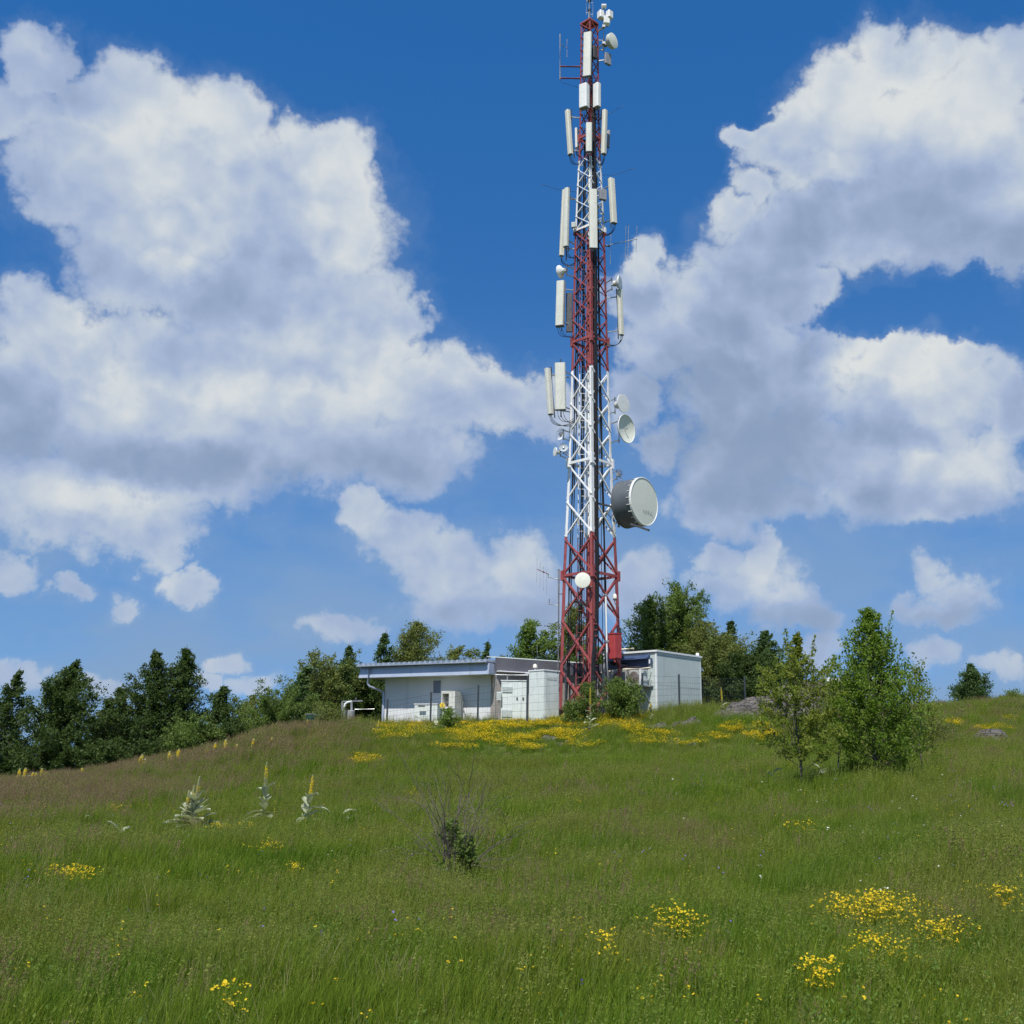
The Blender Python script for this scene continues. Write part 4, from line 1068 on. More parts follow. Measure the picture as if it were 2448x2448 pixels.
# broad flat white cabinet left of it
def flat_cab(label, pxl, pxr, pyt, d, yaw, depth, name):
    L_ = prop_base(pxl, d); R_ = prop_base(pxr, d); cx, wd = (L_.x+R_.x)/2, (R_.x-L_.x)
    z0 = min(L_.z, R_.z) - .25; z1 = at((pxl+pxr)/2, pyt, d).z; My_ = rotz(math.radians(yaw))
    t = Thing(name, label, 'cabinet', Vector((cx, d, z0+.25)))
    t.part('casing', MB().box(Vector((cx, d + depth/2, (z0+z1)/2)), (wd, depth, z1-z0), My_, 0.015), M['cab'])
    t.part('lid', MB().box(Vector((cx, d + depth/2, z1+.02)), (wd+.06, depth+.06, 0.04), My_), M['shelter_trim'])
    return t, cx, wd, z0, z1
fc, cx_, wd_, z0_, z1_ = flat_cab('broad white cabinet with vent grilles left of tall cabinet', 1197, 1258, 1628, 52.9, 0, 0.7, 'equipment_cabinet')
for (u, v_, w_, h_) in ((-.26, .80, .40, .17), (-.26, .25, .40, .22)):
    zc = lerp(z0_+.3, z1_, v_); gr = fc.part('vent', MB().box(Vector((cx_+u*wd_, 52.9-.012, zc)), (wd_*w_, 0.02, h_*1.7), None), M['cab_dim'])
    for i in range(7): fc.part('slat', MB().box(Vector((cx_+u*wd_, 52.9-.03, zc + (i-3)*h_*.22)), (wd_*w_*.94, 0.02, h_*.12)), M['cab'], parent=gr)
for u in (.13, .37):
    zc = lerp(z0_+.3, z1_, .60); fc.part('handle', MB().box(Vector((cx_+u*wd_, 52.9-.02, zc)), (0.075, 0.03, 0.11)), M['cab_dark'])
fc.part('door_seam', MB().box(Vector((cx_+.02*wd_, 52.9-.004, lerp(z0_, z1_, .55))), (0.012, 0.014, (z1_-z0_)*.86)), M['cab_dim'])
jb0 = at(1193, 1665, 52.8)
jb = Thing('junction_box', 'small pale junction box at the left of the broad white cabinet', 'box', jb0 - Vector((0, 0, .2)))
jb.part('casing', MB().box(jb0, (0.22, 0.2, 0.42), None, 0.015), M['cab'])
jb.part('cover', MB().box(jb0 + Vector((0, -.105, 0)), (0.18, 0.02, 0.36)), M['cab_dim'])
jb.part('stand', MB().beam(jb0 - Vector((0, 0, .2)), jb0 - Vector((0, 0, 1.4)), 0.06, 0.06), M['galv'])
# frame bar behind the cabinets
gb = [at(1184, 1613, 53.3), at(1263, 1614, 53.3)]
gf = Thing('support_pipes', 'thin pale pipe support between house corner and tall cabinet', 'frame', Vector((gb[0].x, 53.3, gz_at(1184, 53.3))))
gf.part('rail', MB().tube(gb, 0.030, 6), M['shelter_trim'])
for px_ in (1186, 1213): q = at(px_, 1613, 53.3); gf.part('upright', MB().tube([q, Vector((q.x, q.y, gz_at(px_, 53.3)-.1))], 0.035, 6), M['galv'])
# low grey box and the wall unit
lc, cx_, wd_, z0_, z1_ = flat_cab('low grey metal box with two dark slots by the house wall', 992, 1052, 1684, 54.6, -20, 0.6, 'low_box')
for u in (-.25, .28): lc.part('slot', MB().box(Vector((cx_+u*wd_, 54.6-.03 - u*0.36*wd_*-0.9, z1_-.10)) , (wd_*.28, 0.08, 0.075), rotz(math.radians(-20))), M['cab_dark'])
wc = at(1079, 1674, 54.9); ws_ = (wc-EYE).dot(_F)/FPX
wu = Thing('air_conditioner', 'weathered cream air conditioner with open rusty front on the house wall', 'air conditioner', wc - Vector((0, 0, .45)))
Mw = Mh; wW, wH, wD = 38*ws_, 42*ws_, 0.62
def wq(x, y, z): return wc + hu*x - hn*y + Vector((0, 0, z))
ring = MB()
for (x, z, sx, sz) in ((-wW/2+.03, 0, .06, wH), (wW/2-.03, 0, .06, wH), (0, wH/2-.06, wW-.12, .12), (0, -wH/2+.05, wW-.12, .10), (wW*.24, 0, wW*.36, wH-.22)):
    ring.box(wq(x, 0, z), (sx, wD, sz), Mw)
wu.part('casing', ring, M['ac_white'])
wu.part('coil', MB().box(wq(-wW*.16, .18, 0), (wW*.46, 0.1, wH-.24), Mw), M['rust'])
wu.part('fan_blade', MB().box(wq(-wW*.2, .02, .06), (wW*.36, 0.02, 0.10), Mw @ Matrix.Rotation(math.radians(50), 3, 'Y')), M['ac_white'])
wu.part('fan_blade', MB().box(wq(-wW*.2, .0, -.05), (wW*.30, 0.02, 0.09), Mw @ Matrix.Rotation(math.radians(-35), 3, 'Y')), M['ac_white'])
wu.part('fan_hub', MB().tube([wq(-wW*.2, .04, 0), wq(-wW*.2, -.06, 0)], 0.06, 12), M['galv'])
wu.part('stand', MB().box(wq(.05, 0, -wH/2-.22), (wW*.9, wD*.9, 0.42), Mw), M['cab_dim'])
wu.part('pipe', MB().tube([wq(wW/2+.05, .2, wH*.2), wq(wW/2+.12, .25, -.1), wq(wW/2+.06, .3, -wH/2-.3)], 0.03, 6), M['galv'])
ys = at(1057, 1686, 52.2); 
yg = Thing('warning_sign', 'small yellow warning sign on a thin stake before the house', 'sign', Vector((ys.x, ys.y, gz_at(1057, 52.2))))
yg.part('plate', MB().lathe(ys, (0, -1, 0), [(-.01, .002), (-.01, .13), (.01, .13), (.012, .002)], 6), M['yellow'])
yg.part('symbol', MB().box(ys + Vector((0, -.016, .01)), (0.035, 0.008, 0.12)), M['cab_dark'])
yg.part('stake', MB().beam(ys + Vector((0, .02, 0)), Vector((ys.x, ys.y+.02, gz_at(1057, 52.2)-.1)), 0.03, 0.03), M['galv'])

# ------------------------------------------------------------------ shelter container on the right
SC = at(1571, 1690, 53.6)                      # near vertical corner
SR = at(1677, 1690, 56.4); SL = at(1497, 1690, 55.8)
SZ0 = min(ground_z(SC.x, SC.y), ground_z(SR.x, SR.y)) - .3; SZ1 = at(1571, 1558, 53.6).z
r_u = Vector((SR.x-SC.x, SR.y-SC.y, 0)); RL = r_u.length; r_u.normalize()
l_u = Vector((-r_u.y, r_u.x, 0)); LLn = 3.2
Ms = Matrix(((r_u.x, l_u.x, 0), (r_u.y, l_u.y, 0), (0, 0, 1)))
def sp(x, y, z): return Vector((SC.x, SC.y, 0)) + r_u*x + l_u*y + Vector((0, 0, z))
sh = Thing('equipment_shelter', 'pale grey-green container shelter right of the tower', 'shelter', sp(RL/2, LLn/2, SZ0))
sh.part('core', MB().box(sp(RL/2, LLn/2, (SZ0+SZ1)/2), (RL-.06, LLn-.06, SZ1-SZ0-.04), Ms), M['shelter'])
npn = 5
for row, (za, zc) in enumerate(((SZ0, lerp(SZ0, SZ1, .52)), (lerp(SZ0, SZ1, .52)+.012, SZ1-.14))):
    for i in range(npn):
        x0, x1 = .06 + (RL-.12)*i/npn, .06 + (RL-.12)*(i+1)/npn
        sh.part('wall_panel', MB().box(sp((x0+x1)/2, 0.012, (za+zc)/2), (x1-x0-.014, 0.05, zc-za), Ms), M['shelter'])
for i in range(4):
    y0, y1 = .06 + (LLn-.12)*i/4, .06 + (LLn-.12)*(i+1)/4
    sh.part('wall_panel', MB().box(sp(0.012, (y0+y1)/2, (SZ0+SZ1-.14)/2), (0.05, y1-y0-.014, SZ1-.14-SZ0), Ms), M['shelter'])
for x, y in ((0.03, 0.03), (RL-.03, 0.03), (0.03, LLn-.03), (RL-.03, LLn-.03)):
    sh.part('corner_post', MB().box(sp(x, y, (SZ0+SZ1)/2), (0.09, 0.09, SZ1-SZ0), Ms), M['shelter_trim'])
sh.part('header', MB().box(sp(RL/2, 0.0, SZ1-.07), (RL+.02, 0.07, 0.12), Ms), M['shelter'])
sh.part('roof', MB().box(sp(RL/2, LLn/2, SZ1+.045), (RL+.14, LLn+.14, 0.09), Ms), M['shelter_trim'])
sh.part('roof_vent', MB().lathe(sp(RL-.1, .1, SZ1+.09), (0, 0, 1), [(0, .09), (.12, .09), (.16, .05), (.17, .002)], 12), M['shelter_trim'], smooth=50)
sh.part('side_hood', MB().add([sp(RL+.02, .15, SZ1-.18), sp(RL+.02, .9, SZ1-.18), sp(RL+.55, .15, SZ1-.62), sp(RL+.55, .9, SZ1-.62), sp(RL+.02, .15, SZ1-.62), sp(RL+.02, .9, SZ1-.62)],
        [(0,1,3,2),(0,2,4),(1,5,3),(4,2,3,5),(0,4,5,1)]), M['shelter_trim'])
sh.part('pipe_stub', MB().tube([sp(RL, .25, SZ1-1.05), sp(RL+.22, .25, SZ1-1.05)], 0.05, 8), M['cream'])
# left face: navy panel, cream rails, caged air conditioners on a bracketed platform
sh.part('navy_panel', MB().box(sp(-.05, 1.75, SZ1-.42), (0.05, 2.6, 0.62), Ms), M['navy'])
sh.part('navy_awning', MB().add([sp(-.02, .35, SZ1-.10), sp(-.02, 2.9, SZ1-.10), sp(-.40, .35, SZ1-.34), sp(-.40, 2.9, SZ1-.34), sp(-.02, .35, SZ1-.34), sp(-.02, 2.9, SZ1-.34)],
        [(0,1,3,2),(0,2,4),(1,5,3),(4,2,3,5),(0,4,5,1)]), M['navy'])
sgn_ = sh.part('sign_plate', MB().box(sp(-.10, .42, SZ1-.46), (0.04, 0.5, 0.30), Ms), M['navy'])
sh.part('sign_mark', MB().box(sp(-.125, .32, SZ1-.46), (0.014, 0.08, 0.20), Ms), M['shelter_trim'], parent=sgn_)
for zz in (SZ1+.12, SZ1-.86):
    sh.part('rail', MB().tube([sp(-.55, -.05 + (1.0 if zz > SZ1 else 0), zz+.04), sp(-.6, 1.4, zz+.03), sp(-.55, 2.7, zz-.03), sp(-.50, 3.0, zz-.06)], 0.055, 8), M['cream'], smooth=50)
PZ = lerp(SZ0, SZ1, .50)
pfm = sh.part('platform', MB().box(sp(-.50, 1.6, PZ), (0.95, 2.7, 0.07), Ms), M['galv'])
for y in (.3, 1.6, 2.9):
    sh.part('brace', MB().beam(sp(-.9, y, PZ-.04), sp(-.02, y, PZ-.95), 0.05, 0.05), M['galv'], parent=pfm)
for y in (.3, 1.15, 2.0, 2.9):
    sh.part('cage_post', MB().beam(sp(-.94, y, PZ), sp(-.94, y, SZ1-.88), 0.05, 0.05), M['shelter_trim'])
for k, y in enumerate((.75, 1.75)):
    a_ = Thing('air_conditioner', ['air conditioner in the cage on the shelter, nearer its corner', 'air conditioner in the cage on the shelter, nearer the tower'][k], 'air conditioner', sp(-.5, y, PZ+.035))
    a_.part('casing', MB().box(sp(-.46, y, PZ+.40), (0.40, 0.82, 0.72), Ms, 0.02), M['cab_dim'])
    gl = a_.part('fan_grille', MB().lathe(sp(-.665, y+.12, PZ+.40), -r_u, [(0, .002), (0.01, .28), (0.0, .30)], 20), M['cab_dark'])
    for i in range(6):
        a_.part('guard_ring', MB().lathe(sp(-.685, y+.12, PZ+.40), -r_u, [(0, .05+.045*i), (.01, .055+.045*i), (0, .06+.045*i)], 18), M['galv'], parent=gl)
cg = MB()
for i in range(9): cg.beam(sp(-.97, .3, PZ+.08+i*.10), sp(-.97, 2.9, PZ+.08+i*.10), 0.012, 0.012)
for i in range(27): cg.beam(sp(-.975, .35+i*.096, PZ), sp(-.975, .35+i*.096, SZ1-.9), 0.012, 0.012)
sh.part('cage_mesh', cg, M['rust'])
for zz in (PZ+.3, PZ+.7): sh.part('cage_rail', MB().beam(sp(-.94, .3, zz), sp(-.02, .3, zz), 0.03, 0.03), M['shelter_trim'])
# cable duct from tower to shelter
dk = Thing('cable_duct', 'dark cable tray bridging from tower leg to the shelter', 'cable tray', at(1478, 1590, 54))
dk.part('tray', MB().beam(at(1470, 1590, 53.9), at(1512, 1592, 55.2), 0.35, 0.05), M['dark_steel'])
for k in range(4): dk.part('cable', MB().tube([at(1440, 1575+3*k, 53.6), at(1466, 1583+2*k, 53.8), at(1490, 1586+k, 54.6), at(1512, 1588+k, 55.2)], 0.024, 6), M['black'])
rz_ = at(1503, 1565, 55.6)
dk.part('roof_box', MB().box(rz_, (0.40, 0.35, 0.16)), M['cab'])

# white roof of a hut beyond the rocks, seen through the right trees
w0 = at(2045, 1640, 66)
hut = Thing('hut', 'white flat roof edge glimpsed behind the right-hand trees', 'building', Vector((w0.x, 66, ground_z(w0.x, 66))))
hz = at(2045, 1626, 66).z
hut.part('wall', MB().box(Vector((w0.x, 67.5, (hz + ground_z(w0.x, 66))/2 - .3)), (2.9, 2.6, hz - ground_z(w0.x, 66) + .2)), M['palesheet'])
hut.part('roof', MB().box(Vector((w0.x, 67.4, hz)), (3.5, 3.2, 0.22)), M['shelter_trim'])
hut.part('door', MB().box(Vector((w0.x+.5, 66.18, hz-1.1)), (0.8, 0.05, 1.6)), M['cab_dim'])

# ------------------------------------------------------------------ fence of dark posts and welded mesh
FP = [(925, 55.4, 1672), (1029, 53.4, 1654), (1142, 51.6, 1637), (1260, 50.9, 1618), (1352, 50.9, 1613), (1442, 51.4, 1610), (1537, 52.0, 1609), (1625, 52.8, 1612), (1783, 60.0, 1618)]
fb = prop_base(1300, 51)
fence = Thing('wire_fence', 'wire mesh fence on dark posts round the station', 'fence', fb)
fpts = []
for (px_, d_, yt) in FP:
    b_ = prop_base(px_, d_); tz = at(px_, yt, d_).z
    fence.part('post', MB().box(Vector((b_.x, b_.y, (b_.z-.2+tz)/2)), (0.085, 0.085, tz-b_.z+.2), None, 0.008), M['post'])
    fpts.append((b_, tz))
for (b0, t0), (b1, t1) in zip(fpts[:-1], fpts[1:]):
    mb = MB(); t0 -= .12; t1 -= .12
    n_ = 7
    for i in range(n_):
        q = i/(n_-1)
        mb.beam(Vector((b0.x, b0.y, lerp(b0.z+.05, t0, q))), Vector((b1.x, b1.y, lerp(b1.z+.05, t1, q))), 0.009, 0.009)
    m_ = int((b1-b0).length/0.22)
    for i in range(1, m_):
        q = i/m_; p = b0.lerp(b1, q)
        mb.beam(Vector((p.x, p.y-.005, p.z+.05)), Vector((p.x, p.y-.005, lerp(t0, t1, q))), 0.0040, 0.0040)
    fence.part('mesh_panel', mb, M['wire'])

# ------------------------------------------------------------------ vent pipe stand at the left
vb = prop_base(835, 52.5); vt = at(835, 1675, 52.5).z
vp = Thing('pipe_stand', 'grey pipe frame over a concrete drum left of the house', 'pipe stand', vb)
def vq(px_, py_): return at(px_, py_, 52.5)
vp.part('frame', MB().beam(vq(818, 1720), vq(818, 1677), 0.06, 0.06).beam(vq(817, 1677), vq(867, 1675.5), 0.06, 0.05).beam(vq(840.5, 1676), vq(840.5, 1710), 0.09, 0.09), M['galv'])
vp.part('bent_pipe', MB().tube([vq(822, 1725), vq(822.5, 1692), vq(825, 1683), vq(831, 1678.5), vq(841, 1677)], 0.05, 8), M['shelter_trim'], smooth=50)
vp.part('drum', MB().lathe(vq(834, 1742), (0, 0, 1), [(0, .24), (.02, .25), (.82, .25), (.84, .23), (.84, .002)], 16), M['concrete'], smooth=40)
vp.part('strap', MB().box(vq(829, 1718) + Vector((0, -.24, 0)), (0.10, 0.05, 0.85)), M['post'])
vp.part('rail', MB().tube([vq(848, 1696), vq(895, 1695)], 0.022, 6), M['galv'])
vp.part('lamp', MB().lathe(vq(851, 1670), (0, 0, 1), [(-.08, .05), (0, .05), (.05, .002)], 10), M['dark_steel'])
# green box left of it
gbx = prop_base(757, 55)
gbt = Thing('green_tank', 'dark green box with pale rim half hidden in shrubs', 'tank', gbx)
gz1 = at(757, 1709, 55).z
gbt.part('casing', MB().box(Vector((gbx.x, gbx.y, (gbx.z-.5+gz1)/2)), (0.95, 0.7, gz1-gbx.z+.5), None, 0.02), surf('green_paint', (0.02, 0.06, 0.035), (0.03, 0.075, 0.045), 3, 0.5))
gbt.part('rim', MB().box(Vector((gbx.x, gbx.y, gz1+.02)), (1.0, 0.75, 0.035)), M['galv'])

# ------------------------------------------------------------------ rocks
def rock(name, label, px_, d, w_, dep, h_, seed, ang=0.0, lean=0.0, wedge=False, sink=0.25, group=None, nx=44, ny=30, steps=0.0):
    rs = np.random.RandomState(seed)
    b_ = prop_base(px_, d)
    U, V = np.meshgrid(np.linspace(-1, 1, nx), np.linspace(-1, 1, ny))
    rr = np.sqrt((U*1.0)**2 + (V*1.0)**2)
    prof = np.clip(1 - np.abs(U)**3.5, 0, 1)**0.7 * np.clip(1 - np.abs(V)**3.0, 0, 1)**0.5
    if wedge: prof = np.clip((U+1)/1.25, 0, 1)**0.9 * np.clip((1-U)/0.5, 0, 1)**0.5 * np.clip(1 - np.abs(V)**2.0, 0, 1)**0.6
    prof = prof * (0.62 + 0.38*np.clip(1 + lean*U, 0, 2))
    n = np.zeros_like(U)
    for f, a in ((1.7, .5), (3.4, .28), (7, .15), (13, .08)):
        ph = rs.uniform(0, 6.28, 4); n += a*np.sin(f*U*1.6 + ph[0] + 1.3*np.sin(f*V+ph[1]))*np.cos(f*V*1.3 + ph[2] + np.sin(f*U+ph[3]))
    Z = prof*(1 + 0.22*n)
    if steps:
        q = Z*steps + 0.35*n; fr_ = q - np.floor(q); Z = (np.floor(q) + np.clip(fr_*2.2, 0, 1) - 0.35*n)/steps
    Z = Z*(h_+sink) - sink
    X = U*w_/2 + 0.10*n; Y = V*dep/2 + 0.12*np.sin(5*U+seed)
    ca, sa = math.cos(ang), math.sin(ang)
    vv_ = np.stack([(X*ca - Y*sa).ravel(), (X*sa + Y*ca).ravel(), Z.ravel()], 1)
    # follow the ground
    gx_ = vv_[:, 0] + b_.x; gy_ = vv_[:, 1] + b_.y
    vv_[:, 2] += hgt(gx_, gy_) - b_.z
    i_ = (np.arange(ny-1)[:, None]*nx + np.arange(nx-1)[None]).ravel()
    o = mesh_np(name, vv_, np.stack([i_, i_+1, i_+1+nx, i_+nx], 1), M['rock'], smooth=False)
    o.location = b_
    tag(o, label, 'rock', group)
    return o
rock('rock_outcrop', 'large pale sloping rock outcrop behind the left young tree', 1868, 50.5, 7.6, 3.4, 1.6, 3, 0.05, 0.0, wedge=True, group='rocks on the hilltop', nx=150, ny=80, steps=7)
rock('boulder', 'broad grey boulder in the grass at the right', 2355, 44, 2.0, 1.2, 0.40, 8, 0.0, 0.1, group='rocks on the hilltop', nx=60, ny=40, steps=2.5)
rock('rock_ledge', 'low cracked rock ledge between flowers below the shelter', 1560, 48.5, 1.7, 1.0, 0.16, 12, 0.1, 0, group='rocks on the hilltop', nx=60, ny=34, steps=2)
rock('rock_ledge', 'low cracked rock ledge below the shelter, right one', 1640, 48.8, 1.6, 1.0, 0.20, 21, -0.1, 0, group='rocks on the hilltop', nx=60, ny=34, steps=2)
rock('flat_stone', 'single flat stone in grass below the two ledges', 1650, 44.8, 0.5, 0.3, 0.12, 33, 0.2, 0, group='rocks on the hilltop')
rock('flat_stone', 'pale flat stone among yellow flowers in front of tower', 1316, 47.5, 1.2, 0.6, 0.14, 41, 0.2, 0, group='rocks on the hilltop')
rock('flat_stone', 'narrow pale stone between flower drifts near the bush', 1345, 46.6, 0.8, 0.4, 0.12, 44, -0.1, 0, group='rocks on the hilltop')
rock('boulder', 'dark brown rock half hidden right of the young trees', 2240, 42, 1.5, 0.9, 0.42, 52, 0.1, 0, group='rocks on the hilltop')

# ------------------------------------------------------------------ trees
def grow(seed, H, R, prof, nb, wind=0.15, up=0.7, leaf=0.13, dens=1.0, t0=0.06, leaders=1, spread=0.16, twig_len=0.42, trunk_r=None, droop=0.0, hollow=0.0, shoots=0):
    """returns wood (v,f) and leaves (v,f,tint) around a base at the origin"""
    rs = np.random.RandomState(seed)
    wood = MB()
    tr = trunk_r or 0.018*H
    def trunk_pt(t, k=0):
        return np.array([wind*H*0.25*t**2 + 0.012*H*math.sin(3*t*3+seed), 0.012*H*math.cos(2.3*t*3+seed*2), H*t])
    tops = []
    wood.tube([Vector(trunk_pt(t) - np.array([0, 0, 0.3 if t == 0 else 0])) for t in np.linspace(0, 0.97, 9)], [tr*(1-0.93*t) for t in np.linspace(0, 0.97, 9)], 7)
    lc = []; lt = []; ldir = []
    W3 = np.array([wind, 0, 0])
    for b in range(nb):
        t = t0 + (0.985-t0)*((b+rs.uniform(0, 1))/nb)**0.9
        azm = b*2.39996 + rs.uniform(-.5, .5)
        pr = float(np.interp(t, prof[0], prof[1]))
        L = R*pr*rs.uniform(0.50, 1.22)
        elv = up*(0.35 + 0.75*t) + rs.uniform(-.18, .18) + max(0, t-.82)*3.0
        d0 = np.array([math.cos(azm)*math.cos(elv), math.sin(azm)*math.cos(elv), math.sin(elv)])
        base = trunk_pt(t*0.93)
        def bp(s_): return base + d0*L*s_ + W3*L*0.9*s_**2 + np.array([0, 0, (0.25*up - droop)*L*s_**2])
        br = max(tr*(1-0.9*t)*0.42, 0.012)
        wood.tube([Vector(bp(s_)) for s_ in (0, .35, .7, 1.0)], [br, br*.7, br*.42, br*.15], 4, cap=False)
        nt = max(3, int(round(L*5.0/ max(twig_len, .2)*0.5)))
        tintb = rs.uniform(0, 1)
        for k in range(nt):
            s_ = rs.uniform(hollow, 1.0)**0.8
            p0 = bp(s_)
            dv = d0*0.6 + rs.normal(0, .6, 3) + W3*1.8 + np.array([0, 0, 0.28 - droop])
            dv /= np.linalg.norm(dv) + 1e-6
            tp = 0.40 + 0.60*min(1.0, pr*1.7); tl = twig_len*rs.uniform(.6, 1.3)*(0.6 + 0.4*L/R)*tp
            p1 = p0 + dv*tl
            m_ = int(rs.uniform(20, 32)*dens)
            q = rs.uniform(0, 1, m_)[:, None]
            c = p0 + (p1-p0)*q + rs.normal(0, 1, (m_, 3))*spread*tp*(0.55 + 0.5*(1-q))*np.array([1, 1, .75])
            lc.append(c); lt.append(np.clip(0.30 + 0.40*tintb + rs.normal(0, .17, m_), 0, 1)); ldir.append(np.tile(dv, (m_, 1)))
            if k % 3 == 0: wood.tube([Vector(p0), Vector(p1)], [br*.30, br*.1], 3, cap=False)
    for k in range(shoots):
        t = rs.uniform(.30, .80); a = rs.uniform(0, 6.28); q = R*float(np.interp(t, prof[0], prof[1]))*rs.uniform(.25, .8)
        p0 = trunk_pt(t*.93) + np.array([math.cos(a)*q, math.sin(a)*q, 0.0]); Ls = H*rs.uniform(.14, .30)
        dv = np.array([math.cos(a)*.22 + wind*.5, math.sin(a)*.22, 1.0]); dv /= np.linalg.norm(dv)
        p1 = p0 + dv*Ls; wood.tube([Vector(p0 - dv*Ls*.4), Vector(p0), Vector(p1)], [.012, .010, .003], 4, cap=False)
        m_ = int(Ls*85*dens); q_ = rs.uniform(0, 1, m_)[:, None]
        lc.append(p0 + (p1-p0)*q_ + rs.normal(0, 1, (m_, 3))*(.09*(1.15-q_))); lt.append(np.clip(.55 + rs.normal(0, .2, m_), 0, 1)); ldir.append(np.tile(dv, (m_, 1)))
    C = np.concatenate(lc); T_ = np.concatenate(lt); D_ = np.concatenate(ldir)
    n = len(C)
    sz = leaf*0.80*rs.uniform(.6, 1.3, n)[:, None]
    a = D_*0.8 + rs.normal(0, .65, (n, 3)) + W3*1.2; a /= np.linalg.norm(a, axis=1)[:, None]
    r_ = rs.normal(0, 1, (n, 3)) + np.array([0, 0, .9]); b_ = np.cross(a, r_); b_ /= np.linalg.norm(b_, axis=1)[:, None] + 1e-9
    v = np.stack([C - a*sz*.5, C + b_*sz*.30 - a*sz*.05, C + a*sz*.62, C - b_*sz*.30 - a*sz*.05], 1).reshape(-1, 3)
    f = np.arange(4*n).reshape(-1, 4)
    return wood, v, f, np.repeat(T_, 4)
CON = ([0, .08, .2, .45, .7, .88, 1.0], [.80, 1.0, .98, .72, .43, .19, .05])       # full to the ground, pointed
OVAL = ([0, .1, .3, .55, .75, .9, 1.0], [.45, .8, 1.0, .95, .75, .45, .14])
DOME = ([0, .15, .4, .65, .85, 1.0], [.8, 1.0, 1.0, .9, .65, .28])
SHRUB = ([0, .3, .6, .85, 1.0], [.8, 1.0, .95, .7, .35])
def tree(name, label, px_, py_top, d, wpx, prof, mat, seed, nb=70, group=None, base_py=None, cat='tree', bark='bark', **kw):
    g_ = ground_at(px_, d, 1760) if base_py is None else at(px_, base_py, d)
    top = at(px_, py_top, d); H = top.z - g_.z; s_ = (top-EYE).dot(_F)/FPX; R_ = wpx*s_/2*(1.15 if d < 40 else 1.3); H *= (1.0 if d < 55 else 1.04)
    wood, v, f, tn = grow(seed, H, R_, prof, nb, **kw)
    t = Thing(name, label, cat, g_, group)
    t.base = Vector((0, 0, 0))
    t.part('trunk', wood, M[bark])
    mesh_np('crown', v, f, M[mat], t.o, tint=tn)
    return t
G1 = 'trees beyond the left crest'; G2 = 'trees behind the station'
